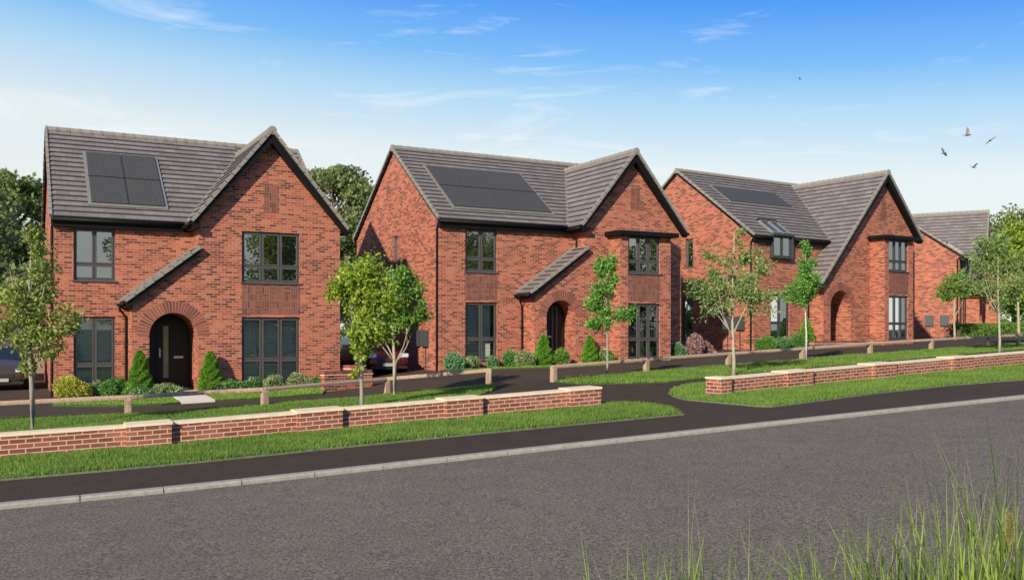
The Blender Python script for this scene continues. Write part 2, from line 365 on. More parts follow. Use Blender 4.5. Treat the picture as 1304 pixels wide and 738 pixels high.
# footway and the whole private frontage in dark tarmac, the drive behind the rail a shade lighter
line = [(-28, 17.5), (-16, 18.6), (-11.13, 20.3)] + [at(*p) for p in ((120, 531), (220, 525), (420, 509.8), (540, 499), (633, 492), (720, 480), (820, 473.5), (900, 467), (1000, 459), (1180, 445.5), (1304, 437))] + [(34, 49), (60, 66)]
foot = [kp(-34, 0), kp(62, 0)] + line[::-1]
tag(area('footpath', foot, 0, M['path'], .5), kind='structure')
tag(area('driveway', line + [(80, 90), (20, 90), (-60, 50), (-60, 20)], .0, M['drive'], .6), kind='structure')
tag(area('opposite_verge', [kp(-34, -8.7), kp(62, -8.7), kp(62, -30), kp(-34, -30)], .02, M['turf_base'], 2.0, .2), kind='structure')
# kerb: real units with open joints
kb = MB(); L = .915
off = (at(303.5, 608)[0] - K0.x) * KD.x + (at(303.5, 608)[1] - K0.y) * KD.y
for i in range(-26, 62):
    s0 = off + i * L + .006; s1 = s0 + L - .012
    a = [kp(s0, -.165), kp(s0, -.005), kp(s1, -.005), kp(s1, -.165)]
    z = [g(*q) for q in a]; ch = .022
    aa = kp(s0, -.143); bb = kp(s1, -.143)
    k = len(kb.v)
    kb.v += [(a[0][0], a[0][1], z[0] - .3), (a[0][0], a[0][1], z[0] + .006 - ch), (aa[0], aa[1], z[0] + .006), (a[1][0], a[1][1], z[1] + .006), (a[1][0], a[1][1], z[1] - .3)]
    kb.v += [(a[3][0], a[3][1], z[3] - .3), (a[3][0], a[3][1], z[3] + .006 - ch), (bb[0], bb[1], z[3] + .006), (a[2][0], a[2][1], z[2] + .006), (a[2][0], a[2][1], z[2] - .3)]
    for q in range(5): r = (q + 1) % 5; kb.f.append((k + q, k + r, k + 5 + r, k + 5 + q))
    kb.f.append((k, k + 1, k + 2, k + 3, k + 4)[::-1]); kb.f.append((k + 5, k + 6, k + 7, k + 8, k + 9))
tag(kb.build('kerb', M['kerb']), kind='structure')
jb = MB()
for s0 in np.arange(-34, 60, 2.0): jb.poly([(*kp(s0, -.16), g(*kp(s0, -.16)) - .03), (*kp(s0 + 2, -.16), g(*kp(s0 + 2, -.16)) - .03), (*kp(s0 + 2, -.01), g(*kp(s0 + 2, -.01)) - .03), (*kp(s0, -.01), g(*kp(s0, -.01)) - .03)])
tag(jb.build('kerb_bedding', M['path']), kind='structure')

# verges (turf base + blades)
V1 = [(-26, 2.6), kp(-13, 1.35)] + [at(*p) for p in ((0, 611.6), (110, 602), (220, 592), (420, 571.6), (530, 560.5), (640, 549.7), (760, 538.2), (870, 528), (860, 522.5), (848, 518.5), (830, 515.8), (800, 514.3), (780, 515.3))] + [(1.0, 19.35), (-.3, 18.9), (-1.2, 19.5), (-1.0, 21.5)] + [at(*p) for p in ((625, 499), (633, 494), (628, 490.5), (600, 494), (540, 500), (420, 510.6), (220, 526), (120, 531), (0, 535))] + [(-16, 18.6), (-28, 17.5)]
V1[0] = (-24.0, 4.0)
V2 = [at(*p) for p in ((852, 500.5), (858, 505), (872, 509), (900, 511.7), (940, 515.2), (965, 517.6), (982, 518), (1010, 515), (1060, 508.5), (1120, 500.5), (1210, 491), (1304, 483.6))] + [kp(30, 1.6), kp(60, 1.6), kp(60, 6.6), (16.5, 28.3), (14.0, 26.6), (11.1, 24.6), (8.3, 23.0), (5.9, 21.5), (4.9, 22.6)] + [at(*p) for p in ((900, 488.5), (870, 491.5), (858, 495.5))]
V3 = [at(*p) for p in ((707, 486.5), (735, 489.3), (762, 489.2), (800, 488.6), (850, 487), (900, 481.5))] + [(8.0, 27.0), (11.0, 29.0), (15.0, 31.9), (22, 37.4), (34, 46.5)] + [(34, 48.7)] + [at(*p) for p in ((1304, 437), (1180, 446.5), (1000, 460), (900, 468), (820, 475), (720, 482))]
for poly, r in ((V1, .5), (V2, .5), (V3, .5)):
    tag(area('turf', poly, .018, M['turf_base'], r, .12), kind='structure')
def edging(pts, w=.032):
    mb = MB(); P = []
    for a, b in zip(pts[:-1], pts[1:]):
        k = max(1, int(math.dist(a, b) / .5))
        for i in range(k): P.append((a[0] + (b[0] - a[0]) * i / k, a[1] + (b[1] - a[1]) * i / k))
    P.append(pts[-1]); Q = []
    for i, p in enumerate(P):
        a = Vector(P[max(0, i - 1)]); b = Vector(P[min(len(P) - 1, i + 1)]); d = (b - a).normalized(); n = Vector((d.y, -d.x)); q = Vector(p) + n * w; z = g(p[0], p[1]); Q.append(((p[0], p[1], z + .024), (q.x, q.y, z + .024), (q.x, q.y, z - .05)))
    for a, b in zip(Q[:-1], Q[1:]): mb.poly([a[0], a[1], b[1], b[0]]); mb.poly([a[1], a[2], b[2], b[1]])
    tag(mb.build('edging', M['edging']), kind='structure')
M['edging'] = simple('pale_concrete_edging', (.13, .15, .075), .9, noise=.4, scale=9)
edging(V1[1:10]); edging(V2[0:12])
def inside(px, py, poly):
    c = np.zeros(len(px), bool); j = len(poly) - 1
    for i in range(len(poly)):
        xi, yi = poly[i]; xj, yj = poly[j]
        m = ((yi > py) != (yj > py)) & (px < (xj - xi) * (py - yi) / (yj - yi + 1e-12) + xi); c ^= m; j = i
    return c
rng = np.random.default_rng(5)
def in_view(x, y, m=4.0): return (y > 1) & (np.abs(x) < .56 * y + m)
def grass(name, poly, dens, h, w, m, label, dz=.015, falloff=True):
    xs = [p[0] for p in poly]; ys = [p[1] for p in poly]
    A = (max(xs) - min(xs)) * (max(ys) - min(ys)); n = int(A * dens)
    x = rng.uniform(min(xs), max(xs), n); y = rng.uniform(min(ys), max(ys), n)
    k = inside(x, y, poly) & in_view(x, y)
    if falloff: k &= rng.random(n) < np.clip((15.5 / y) ** 1.3, .12, 1)
    x = x[k]; y = y[k]; n = len(x); z = G(x, y) + dz
    cl = .75 + .5 * np.sin(x * 3.1 + np.sin(y * 2.3) * 2) * np.sin(y * 2.7 + 1.3 * np.sin(x * 1.9)) * .5 + rng.normal(0, .16, n)
    hh = h * np.clip(cl, .35, 1.5); ww = w * np.maximum(1, (y / 15.5) ** .9) * rng.uniform(.7, 1.3, n)
    a = rng.uniform(0, 2 * np.pi, n); lean = hh * rng.uniform(.05, .75, n); la = rng.uniform(0, 2 * np.pi, n)
    dx = np.cos(a) * ww / 2; dy = np.sin(a) * ww / 2
    v = np.empty((n, 3, 3)); v[:, 0] = np.stack([x - dx, y - dy, z], 1); v[:, 1] = np.stack([x + dx, y + dy, z], 1)
    v[:, 2] = np.stack([x + np.cos(la) * lean, y + np.sin(la) * lean, z + hh], 1)
    o = np_mesh(name, v.reshape(-1, 3), n, 3, m); tag(o, label, 'grass', kind='stuff'); return n
M['blade'] = leafmat('grass_blade', (.09, .175, .022), (.28, .42, .075), .4, .9, .6)
M['blade_lawn'] = leafmat('lawn_blade', (.14, .25, .03), (.33, .46, .07), .35, 1.2, .6)
GC = 'verge grass'
grass('verge_grass', V1, 2600, .085, .013, M['blade'], 'long mown grass of the left verge in front of and behind the low brick wall')
grass('verge_grass', V2, 2600, .085, .013, M['blade'], 'grass of the right verge between the footway and the right brick wall')
grass('verge_grass', V3, 2000, .085, .014, M['blade'], 'grass strip behind the right brick wall along the timber rail')

# front gardens
HS = {1: (-13.453, 27.195, -1.829, .494), 2: (-2.418, 32.796, -1.241, .501), 3: (10.654, 41.201, -.589, .587), 4: (26.4, 55.0, -.35, 1.05)}
def hl(h, u, v):
    x, y, z, t = HS[h]; return (x + u * math.cos(t) + v * math.sin(t), y + u * math.sin(t) - v * math.cos(t))
lawn1 = [at(66, 517.5), at(150, 517.8), at(205, 515.8), at(229, 514), at(218, 506)] + [hl(1, 2.6, 1.9), hl(1, 2.0, 1.35), hl(1, .3, 1.3)]
lawn2 = [at(275, 511.2), at(340, 507.5), at(411, 502)] + [hl(1, 7.6, 2.3), hl(1, 5.2, 2.1), at(262, 505)]
bed1 = [hl(1, .1, 1.5), hl(1, 2.0, 1.5), hl(1, 2.5, 1.9), hl(1, 2.7, 1.11), hl(1, 2.1, 1.11), hl(1, 2.09, .0), hl(1, .1, .0)]
bed1b = [hl(1, 4.2, 1.12), hl(1, 4.4, 2.2), hl(1, 8.3, 2.5), hl(1, 8.34, 1.12)]
lawn3 = [hl(2, -.1, .55), hl(2, 1.0, 1.25), hl(2, 3.0, 2.2), hl(2, 4.1, 2.7), hl(2, 4.9, 2.9), hl(2, 5.0, 2.3), hl(2, 4.0, 2.0), hl(2, 2.8, 1.3), hl(2, 1.0, .8)]
bed2 = [hl(2, -.12, .0), hl(2, 3.2, .0), hl(2, 3.2, .9), hl(2, 6.3, .9), hl(2, 6.3, 2.2), hl(2, 4.0, 2.1), hl(2, 2.8, 1.4), hl(2, 1.0, .9), hl(2, -.1, .6)]
bed3 = [hl(3, .1, .0), hl(3, 3.7, .0), hl(3, 3.7, .9), hl(3, .1, .9)]
for p in (bed1, bed1b, bed2, bed3): tag(area('planting_bed', p, .03, M['soil'], .5, .15), kind='structure')
for p in (lawn1, lawn2, lawn3): tag(area('lawn', p, .045, M['turf_base'], .5, .15), kind='structure')
grass('lawn_grass', lawn1, 2200, .05, .018, M['blade_lawn'], 'bright lawn strip left of the slab path at the nearest house', .04)
grass('lawn_grass', lawn2, 2200, .05, .018, M['blade_lawn'], 'bright lawn strip right of the slab path at the nearest house', .04)
grass('lawn_grass', lawn3, 2200, .05, .02, M['blade_lawn'], 'thin bright lawn edge before the second house', .04)
path1 = [hl(1, 2.72, 1.13), hl(1, 4.0, 1.13), at(259, 503.5), at(274, 511.3), at(231, 514), at(220, 505.5)]
tag(area('paving', path1, .06, M['slab'], .6, .12), kind='structure')
tag(area('paving', [hl(2, 3.6, .91), hl(2, 5.2, .91), hl(2, 5.2, 2.2), hl(2, 4.2, 2.2)], .06, M['slab'], .6, .12), kind='structure')

# ------------------------------------------------------------------ low brick boundary walls
def boundary(path, piers, label, grp, thick=.30):
    """path: front-face base points; piers: list of (start, length) along the path"""
    P = [Vector((x, y, 0)) for x, y in path]; seg = [(P[i + 1] - P[i]).length for i in range(len(P) - 1)]; tot = sum(seg)
    def pos(s):
        s = max(0, min(tot, s))
        for i, l in enumerate(seg):
            if s <= l or i == len(seg) - 1: d = (P[i + 1] - P[i]).normalized(); return P[i] + d * s, d
            s -= l
    root = empty('brick_boundary_wall', (P[0].x, P[0].y, g(P[0].x, P[0].y)), 0, label, 'wall', grp)
    org = Vector(root.location)
    panels = []; s = 0
    for a, l in piers:
        if a > s + .05: panels.append((s, a, 0))
        panels.append((a, a + l, 1)); s = a + l
    if s < tot - .05: panels.append((s, tot, 0))
    H = .345
    for kind, nm in ((0, 'wall_panel'), (1, 'pier')):
        mb = MB(); cp = MB()
        for a, b, k in panels:
            if k != kind: continue
            n = max(1, int((b - a) / 1.4))
            for i in range(n):
                q0, d0 = pos(a + (b - a) * i / n); q1, d1 = pos(a + (b - a) * (i + 1) / n)
                d = (q1 - q0).normalized(); nn = Vector((d.y, -d.x, 0)); pr = .11 if k else 0
                z0 = g(q0.x, q0.y); z1 = g(q1.x, q1.y); hh = H + (.022 if k else 0)
                def sect(bot0, bot1, top0, top1, o, m, ext):
                    e = d * ext
                    f0 = q0 + nn * (pr + o) - (e if i == 0 else e * 0); f1 = q1 + nn * (pr + o) + (e if i == n - 1 else e * 0)
                    r0 = q0 - nn * (thick + pr * .6 + o) - (e if i == 0 else e * 0); r1 = q1 - nn * (thick + pr * .6 + o) + (e if i == n - 1 else e * 0)
                    kx = len(m.v)
                    m.v += [tuple(Vector((p.x, p.y, zz)) - org) for p, zz in ((f0, bot0), (f1, bot1), (r1, bot1), (r0, bot0), (f0, top0), (f1, top1), (r1, top1), (r0, top0))]
                    fs = [(4, 5, 6, 7), (0, 1, 5, 4), (2, 3, 7, 6), (0, 3, 2, 1)]
                    if i == 0: fs.append((3, 0, 4, 7))
                    if i == n - 1: fs.append((1, 2, 6, 5))
                    for f in fs: m.f.append(tuple(kx + t for t in f))
                sect(z0 - .3, z1 - .3, z0 + hh, z1 + hh, 0, mb, 0)
                sect(z0 + hh + .002, z1 + hh + .002, z0 + hh + .045, z1 + hh + .045, .014, cp, .002 if not k else .014)
        w = mb.build(nm, M['wallbrick'], root, fix=True)
        # sheared courses: u along the wall, v above the local ground, so the courses run with the slope
        cp.build('coping', M['coping'], w)
        me = w.data; uvl = me.uv_layers[0]
        for p in me.polygons:
            for li in p.loop_indices:
                c = me.vertices[me.loops[li].vertex_index].co + org; n = p.normal
                zz = c.z - g(c.x, c.y)
                if abs(n.z) > .7: uvl.data[li].uv = (c.x, c.y)
                elif abs(n.x * KD.x + n.y * KD.y) > .75: uvl.data[li].uv = (c.x * -KD.y + c.y * KD.x, zz)
                else: uvl.data[li].uv = (c.x * .88 + c.y * .475, zz)
    return root, pos, tot
wl = [(-17.0, 9.5)] + [at(*p) for p in ((0, 585.5), (157, 572), (218, 567), (427, 545), (605, 530), (762, 517.8))]
# straighten the measured points onto one gentle line
def fit_line(pts, a, b):
    P = np.array(pts); d = P[-1] - P[0]; d /= np.linalg.norm(d); return [tuple(P[0] + d * ((p - P[0]) @ d)) for p in P]
wl = [(-12.2, 11.9)] + fit_line(wl[1:], 0, 0)
def sl(path, px, py):
    q = np.array(at(px, py)); s = 0; best = None
    for i in range(len(path) - 1):
        a = np.array(path[i]); b = np.array(path[i + 1]); l = np.linalg.norm(b - a); t = np.clip((q - a) @ (b - a) / l / l, 0, 1)
        dd = np.linalg.norm(a + (b - a) * t - q)
        if best is None or dd < best[0]: best = (dd, s + t * l)
        s += l
    return best[1]
def piers_from(path, prs): return [(sl(path, *a), sl(path, *b) - sl(path, *a)) for a, b in prs]
pl = piers_from(wl, (((160, 572), (217, 567)), ((372, 551), (426, 545)), ((557, 534), (605, 530)), ((722, 521), (762, 517.8))))
pl = [(pl[0][0] - 2.9, pl[0][1])] + pl
boundary(wl, pl, 'low stepped brick wall with pale coping on the left, ending at the footpath gap', 'low brick walls along the verge')
wr = fit_line([at(*p) for p in ((914, 504.8), (1006, 496.5), (1113.8, 485), (1216, 475.3), (1304, 465.5))], 0, 0)
d_ = np.array(wr[-1]) - np.array(wr[0]); d_ /= np.linalg.norm(d_); wr.append(tuple(np.array(wr[-1]) + d_ * 9))
pr_ = piers_from(wr, (((914, 504.8), (926, 503.5)), ((1007, 496.5), (1037, 493)), ((1116, 485), (1141, 482)), ((1219, 475), (1243, 472.5))))
pr_[0] = (0, .12)
pr_ = [(a, max(.62, l) if i else .3) for i, (a, l) in enumerate(pr_)]
boundary(wr, pr_, 'low brick wall with pale coping on the right of the footpath gap, a slim tree behind its end', 'low brick walls along the verge')

# ------------------------------------------------------------------ timber knee rail fences
def knee_rail(pts, label, ends=(True, True)):
    pts = [Vector((x, y, g(x, y))) for x, y in pts]; root = empty('knee_rail_fence', pts[0], 0, label, 'fence', 'timber knee rails along the drive')
    o = pts[0]; W = .145
    for i, p in enumerate(pts):
        d = (pts[min(i + 1, len(pts) - 1)] - pts[max(i - 1, 0)]); d.z = 0; d.normalize(); n = Vector((-d.y, d.x, 0)); q = p - o
        mb = MB(); h = .405
        def pp(a, b, z): return q + d * a + n * b + Vector((0, 0, z))
        # post with a weathered sloping notch for the rail
        pr = [pp(-W / 2, -W / 2, -.3), pp(-W / 2, -W / 2, h - .05), pp(-W / 2, -W / 2 + .03, h), pp(-W / 2, W / 2, h), pp(-W / 2, W / 2, -.3)]
        mb.prism(pr, d * W); mb.build('post', M['timber'], root, bevel=.008)
    for i in range(len(pts) - 1):
        a = pts[i] - o; b = pts[i + 1] - o; d = (b - a).normalized(); mb = MB(); up = Vector((0, 0, .405 + .015))
        r = d.cross(Vector((0, 0, 1))).normalized(); u = r.cross(d); s = .062
        a2 = a - d * .02 + up; b2 = b + d * (-.026) + up
        if i == 0: a2 = a - d * .075 + up
        if i == len(pts) - 2: b2 = b + d * .075 + up
        base = [a2 + r * (s * x) + u * (s * y) for x, y in ((-1, -.75), (1, -.75), (1, 0), (.25, .75), (-.25, .75), (-1, 0))]
        mb.prism(base, b2 - a2); mb.build('rail', M['timber'], root, bevel=.006)
knee_rail([(-14.4, 18.3), (-11.4, 19.5), FP[0], FP[1], FP[2], FP[3]], 'weathered timber knee rail on the left of the drive opening, before the nearest house')
ex = (FP[10][0] + 3.3, FP[10][1] + 2.45); ex2 = (ex[0] + 3.3, ex[1] + 2.5)
knee_rail(FP[4:] + [ex, ex2], 'weathered timber knee rail on the right of the drive opening, running past the third house')
# ------------------------------------------------------------------ houses (local x along the front, y into the house, z above the floor)
from mathutils.geometry import tessellate_polygon
def wall_face(mb, conv, outer, holes=(), reveal=0, rdir=None):
    """flat wall: outer and holes are lists of (a, z); conv maps (a, z) to a 3d point"""
    lists = [[Vector((a, z, 0)) for a, z in outer]] + [[Vector((a, z, 0)) for a, z in h] for h in holes]
    flat = [p for l in lists for p in l]; k = len(mb.v); mb.v += [tuple(conv(p.x, p.y)) for p in flat]
    for t in tessellate_polygon(lists): mb.f.append(tuple(k + i for i in t))
    if reveal:
        for h in holes:
            P = [Vector(conv(a, z)) for a, z in h]; R = Vector(rdir) * reveal
            for i in range(len(P)):
                j = (i + 1) % len(P); mb.poly([P[i], P[j], P[j] + R, P[i] + R])
def rect(a0, a1, z0, z1): return [(a0, z0), (a1, z0), (a1, z1), (a0, z1)]
def clip(poly, val, keep_above, key):
    out = []
    for i in range(len(poly)):
        a = poly[i]; b = poly[(i + 1) % len(poly)]; da = key(a) - val; db = key(b) - val
        if not keep_above: da, db = -da, -db
        if da >= -1e-9: out.append(a)
        if (da > 1e-9 and db < -1e-9) or (da < -1e-9 and db > 1e-9): out.append(a + (b - a) * (da / (da - db)))
    return out
def roof_plane(mb, pts, gauge=.295, t=.042, s0=None):
    """tile courses laid as real overlapping steps on a sloping polygon"""
    P = [Vector(p) for p in pts]; n = (P[1] - P[0]).cross(P[2] - P[0]).normalized()
    if n.z < 0: n = -n
    hor = Vector((-n.y, n.x, 0)).normalized(); up = n.cross(hor).normalized()
    if up.z < 0: up = -up
    key = lambda p: p.dot(up); lo = min(map(key, P)); hi = max(map(key, P)); base = lo if s0 is None else s0
    k = math.floor((lo - base) / gauge + 1e-6)
    while base + k * gauge < hi - 1e-4:
        a = base + k * gauge; c = clip(clip(P, a, True, key), a + gauge, False, key)
        if len(c) >= 3:
            off = [p + n * (.012 + t * (1 - (key(p) - a) / gauge)) for p in c]; mb.poly(off, [(hor.dot(p), key(p) - base) for p in c])
            low = [i for i in range(len(c)) if abs(key(c[i]) - max(a, lo)) < 1e-5]
            if len(low) == 2: i, j = low; mb.poly([off[i], off[j], off[j] - n * .020, off[i] - n * .020], [(.1, .1)] * 4)
        k += 1
    mb.poly([p - n * .01 for p in P])
def ridge(mb, a, b, r=.125, seg=.34):
    a = Vector(a); b = Vector(b); L = (b - a).length; n = max(1, round(L / seg)); d = (b - a) / n
    for i in range(n):
        p = a + d * i; q = a + d * (i + 1)
        mb.tube([p + d * .0, p + d * .16, p + d * .17, q - d * .03, q - d * .015], [r * 1.10, r * 1.10, r, r, r * .94], 10)
def verge(mb, a, b, w=.10, h=.075, seg=.33, up=(0, 0, 1)):
    a = Vector(a); b = Vector(b); L = (b - a).length; n = max(1, round(L / seg)); d = (b - a) / n; u = d.normalized()
    for i in range(n):
        lift = Vector((0, 0, .012)); mb.beam(a + d * i + lift, a + d * (i + 1) * 1 - d * .05 + lift * .0, w, h, up)
def window(parent, x0, x1, z0, z1, y, cols, split=.32, glassm='glass', frm='frame', blind=False, curtain=False, axis='x', sign=1, depth=.45, sill=True):
    """casement window in an opening; axis x: faces -y; axis y: faces -x (x0,x1 are then y values, y is x)"""
    def T(a, d, z): return (a, y + d, z) if axis == 'x' else (y + d, a, z)
    def bx(mb, a0, a1, d0, d1, q0, q1):
        if axis == 'x': mb.box(a0, a1, y + d0, y + d1, q0, q1)
        else: mb.box(y + d0, y + d1, a0, a1, q0, q1)
    mb = MB(); o = .05; d0, d1 = .075, .135
    bx(mb, x0, x0 + o, d0, d1, z0, z1); bx(mb, x1 - o, x1, d0, d1, z0, z1); bx(mb, x0 + o, x1 - o, d0, d1, z0, z0 + o); bx(mb, x0 + o, x1 - o, d0, d1, z1 - o, z1)
    cw = (x1 - x0 - 2 * o) / cols; zt = z0 + (z1 - z0) * split if split else None
    for i in range(1, cols): bx(mb, x0 + o + cw * i - .022, x0 + o + cw * i + .022, d0 + .004, d1 - .004, z0 + o, z1 - o)
    cells = []
    for i in range(cols):
        a0 = x0 + o + cw * i + (.022 if i else 0); a1 = x0 + o + cw * (i + 1) - (.022 if i < cols - 1 else 0)
        if zt:
            bx(mb, a0, a1, d0 + .006, d1 - .006, zt - .022, zt + .022); cells += [(a0, a1, z0 + o, zt - .022), (a0, a1, zt + .022, z1 - o)]
        else: cells.append((a0, a1, z0 + o, z1 - o))
    s = .042
    for a0, a1, q0, q1 in cells:       # casement sashes standing a little proud
        bx(mb, a0 + .004, a0 + s, d0 - .014, d1 - .02, q0 + .004, q1 - .004); bx(mb, a1 - s, a1 - .004, d0 - .014, d1 - .02, q0 + .004, q1 - .004)
        bx(mb, a0 + s, a1 - s, d0 - .014, d1 - .02, q0 + .004, q0 + s); bx(mb, a0 + s, a1 - s, d0 - .014, d1 - .02, q1 - s, q1 - .004)
    f = mb.build('window', M[frm], parent)
    for a0, a1, q0, q1 in cells:
        pm = MB(); a0 += s - .003; a1 -= s - .003; q0 += s - .003; q1 -= s - .003; pm.poly([T(a0, d0 + .02, q0), T(a1, d0 + .02, q0), T(a1, d0 + .02, q1), T(a0, d0 + .02, q1)])
        pm.build('pane', M[glassm], f)
    rm = MB(); e = .002; D0, D1 = d1 + .001, d1 + depth
    rm.poly([T(x0 + e, D1, z0), T(x1 - e, D1, z0), T(x1 - e, D1, z1), T(x0 + e, D1, z1)])
    rm.poly([T(x0 + e, D0, z0), T(x0 + e, D1, z0), T(x0 + e, D1, z1), T(x0 + e, D0, z1)]); rm.poly([T(x1 - e, D0, z0), T(x1 - e, D1, z0), T(x1 - e, D1, z1), T(x1 - e, D0, z1)])
    rm.poly([T(x0 + e, D0, z1), T(x1 - e, D0, z1), T(x1 - e, D1, z1), T(x0 + e, D1, z1)]); rm.poly([T(x0 + e, D0, z0), T(x1 - e, D0, z0), T(x1 - e, D1, z0), T(x0 + e, D1, z0)])
    rm.build('room_recess', M['room'], f)
    if blind:
        bm_ = MB(); a0, a1 = (x0 + .06, x1 - .06) if blind is True else blind
        z = z0 + .06
        while z < z1 - .06:
            bm_.poly([T(a0, d1 + .045, z), T(a1, d1 + .045, z), T(a1, d1 + .070, z + .036), T(a0, d1 + .070, z + .036)]); z += .052
        bm_.build('blind', M['blind'], f)
    if curtain:
        for (a0, a1) in curtain:
            cm = MB(); n = 14
            for i in range(n):
                b0 = a0 + (a1 - a0) * i / n; b1 = a0 + (a1 - a0) * (i + 1) / n; w0 = .03 * math.sin(i * 2.1); w1 = .03 * math.sin((i + 1) * 2.1)
                cm.poly([T(b0, d1 + .10 + w0, z0 + .03), T(b1, d1 + .10 + w1, z0 + .03), T(b1, d1 + .10 + w1, z1 - .02), T(b0, d1 + .10 + w0, z1 - .02)])
            cm.build('curtain', M['curtain'], f, smooth=False)
    if sill:
        sm = MB(); bx(sm, x0 - .05, x1 + .05, -.045, d0 + .01, z0 - .045, z0 - .002); sm.build('sill', M[frm], f, bevel=.006)
    return f
def pipe_down(parent, pts, r=.034, brackets=()):
    mb = MB(); mb.tube(pts, r, 8)
    for b in brackets: mb.box(b[0] - .05, b[0] + .05, b[1] - .045, b[1] + .045, b[2] - .02, b[2] + .02)
    return mb.build('downpipe', M['black'], parent, smooth=False)
def meter(parent, x, y0, y1, z0, z1):
    mb = MB(); mb.box(x - .11, x, y0, y1, z0, z1); m = mb.build('meter_box', M['meter'], parent, bevel=.012)
    c = MB(); yc = (y0 + y1) / 2; c.box(x - .035, x - .001, yc - .02, yc + .02, -.55, z0 - .002); c.build('conduit', M['meter'], m)
    d = MB(); d.box(x - .118, x - .108, y0 + .03, y1 - .03, z0 + .03, z1 - .03); d.build('cover', M['meter'], m, bevel=.004)

def house(h, label, p):
    X, Y, Z, th = HS[h]
    root = empty('brick_house', (X, Y, Z), th, label, 'house', 'detached brick houses along the street')
    P = dict(p); uL = P['uL']; gr = P['gr']; gl = P['gl']; pl = P['pl']; pr = P['p']; ee = P['ee']; ev = .162; rv = P['rv']; rz = P['rz']; m1 = (rz - ee) / (ev - rv)
    D = -2 * rv - .0; gm = P['gm']; gah = P['gah']; ger = P['ger']; ee2 = P['ee2']; pv = pr + .30; B0 = -.75
    cat = P.get('catslide', False)
    mr = (gah - ee2) / (ger - gm); ml = mr if cat else (gah - ee2) / (gm - P['gel'])
    def zl(u): return gah - (gm - u) * ml
    def zr(u): return gah - (u - gm) * mr
    def zm(v): return ee + (ev - v) * m1           # main front slope (v towards the street)
    mpz, mpu, mps = P.get('porch', (0, 0, 0))       # lower-edge z, lower-edge u, slope
    def zp(u): return mpz + (u - mpu) * mps
    FW = lambda y: (lambda a, z: (a, y, z)); SW = lambda x: (lambda a, z: (x, a, z))
    # ---- walls
    mb = MB(); q = .06
    wz = lambda v: zm(v) - q
    side_out = [(0, B0), (D, B0), (D, wz(0) - .0), (D / 2, rz - q), (0, wz(0))]
    holes = [rect(*s) for s in P.get('side_open', [])]
    wall_face(mb, SW(uL), side_out, holes, .1, (1, 0, 0))
    wall_face(mb, SW(gr), side_out); mb.poly([(uL, D, B0), (gr, D, B0), (gr, D, wz(0)), (uL, D, wz(0))])
    wl_h = [rect(*o) for o in P['left_open']]
    x1 = gl if not cat else pl
    top = wz(0) - .0
    outer = [(uL, B0), (pl, B0), (pl, zp(pl) - .1), (gl, zp(gl) - .1), (gl, top), (uL, top)] if not cat else [(uL, B0), (pl, B0), (pl, zl(pl) - .1), (P['gmx'], top), (uL, top)]
    wall_face(mb, FW(0), outer, wl_h, .1, (0, 1, 0))
    mb.build('wall', M['brick'], root)
    # ---- gable front with the porch arch
    mb = MB(); al, ar, ah = P['arch']; r = (ar - al) / 2; sp = ah - r; am = (al + ar) / 2
    arch = [(al, -.02), (ar, -.02)] + [(am + r * math.cos(a), sp + r * math.sin(a)) for a in np.linspace(0, math.pi, 19)]
    y = -pr
    if cat: outer = [(pl, B0), (gr, B0), (gr, zr(gr) - q), (gm, gah - q), (pl, zl(pl) - q)]
    else: outer = [(pl, B0), (gr, B0), (gr, zr(gr) - q), (gm, gah - q), (gl, zl(gl) - q), (gl, zp(gl) - .08), (pl, zp(pl) - .08)]
    hs = [arch] + ([] if P.get('bay') else [rect(*o) for o in P['right_open']])
    wall_face(mb, FW(y), outer, hs[:1], 0); 
    if len(hs) > 1:
        mb.v = []; mb.f = []; wall_face(mb, FW(y), outer, hs, 0)
        for o in P['right_open']:
            t = MB(); 
            a0, a1, z0, z1 = o
            for A, Bq in (((a0, z0), (a1, z0)), ((a1, z0), (a1, z1)), ((a1, z1), (a0, z1)), ((a0, z1), (a0, z0))): mb.poly([(A[0], y, A[1]), (Bq[0], y, Bq[1]), (Bq[0], y + .1, Bq[1]), (A[0], y + .1, A[1])])
    dy = -P['doorv']
    for i in range(len(arch)):      # the deep brick lining of the porch
        a = arch[i]; b = arch[(i + 1) % len(arch)]
        if i == 0: continue
        mb.poly([(a[0], y, a[1]), (b[0], y, b[1]), (b[0], dy + .02, b[1]), (a[0], dy + .02, a[1])])
    mb.poly([(pl, y, B0), (pl, 0, B0), (pl, 0, (zl(pl) if cat else zp(pl)) - .08), (pl, y, (zl(pl) if cat else zp(pl)) - .08)])
    if not cat: mb.poly([(gl, y, zp(gl) - .08), (gl, 0, zp(gl) - .08), (gl, 0, 5.1), (gl, y, 5.1)])
    mb.poly([(gr, y, B0), (gr, 0, B0), (gr, 0, zr(gr) - q), (gr, y, zr(gr) - q)])
    if P.get('step_wall'): pass
    mb.build('gable_wall', M['brick'], root)
    # voussoirs: individual bricks on edge round the arch
    mb = MB(); nb = int(math.pi * (r + .12) / .079)
    for ring, (r0, r1) in enumerate(((r + .003, r + .345),)):
        n2 = int(math.pi * (r0 + .1) / .078)
        for i in range(n2):
            a0 = math.pi * (i + .09) / n2; a1 = math.pi * (i + .91) / n2
            mb.prism([(am + rr * math.cos(a), y - .006, sp + rr * math.sin(a)) for rr, a in ((r0, a0), (r1, a0), (r1, a1), (r0, a1))], (0, .03, 0))
    va = mb.build('brick_arch', M['arch'], root)
    mb = MB(); aa = np.linspace(0, math.pi, 25)
    for i in range(24): mb.prism([(am + rr * math.cos(a), y - .003, sp + rr * math.sin(a)) for rr, a in ((r + .004, aa[i]), (r + .344, aa[i]), (r + .344, aa[i + 1]), (r + .004, aa[i + 1]))], (0, .02, 0))
    mb.build('mortar', M['mortar'], va)
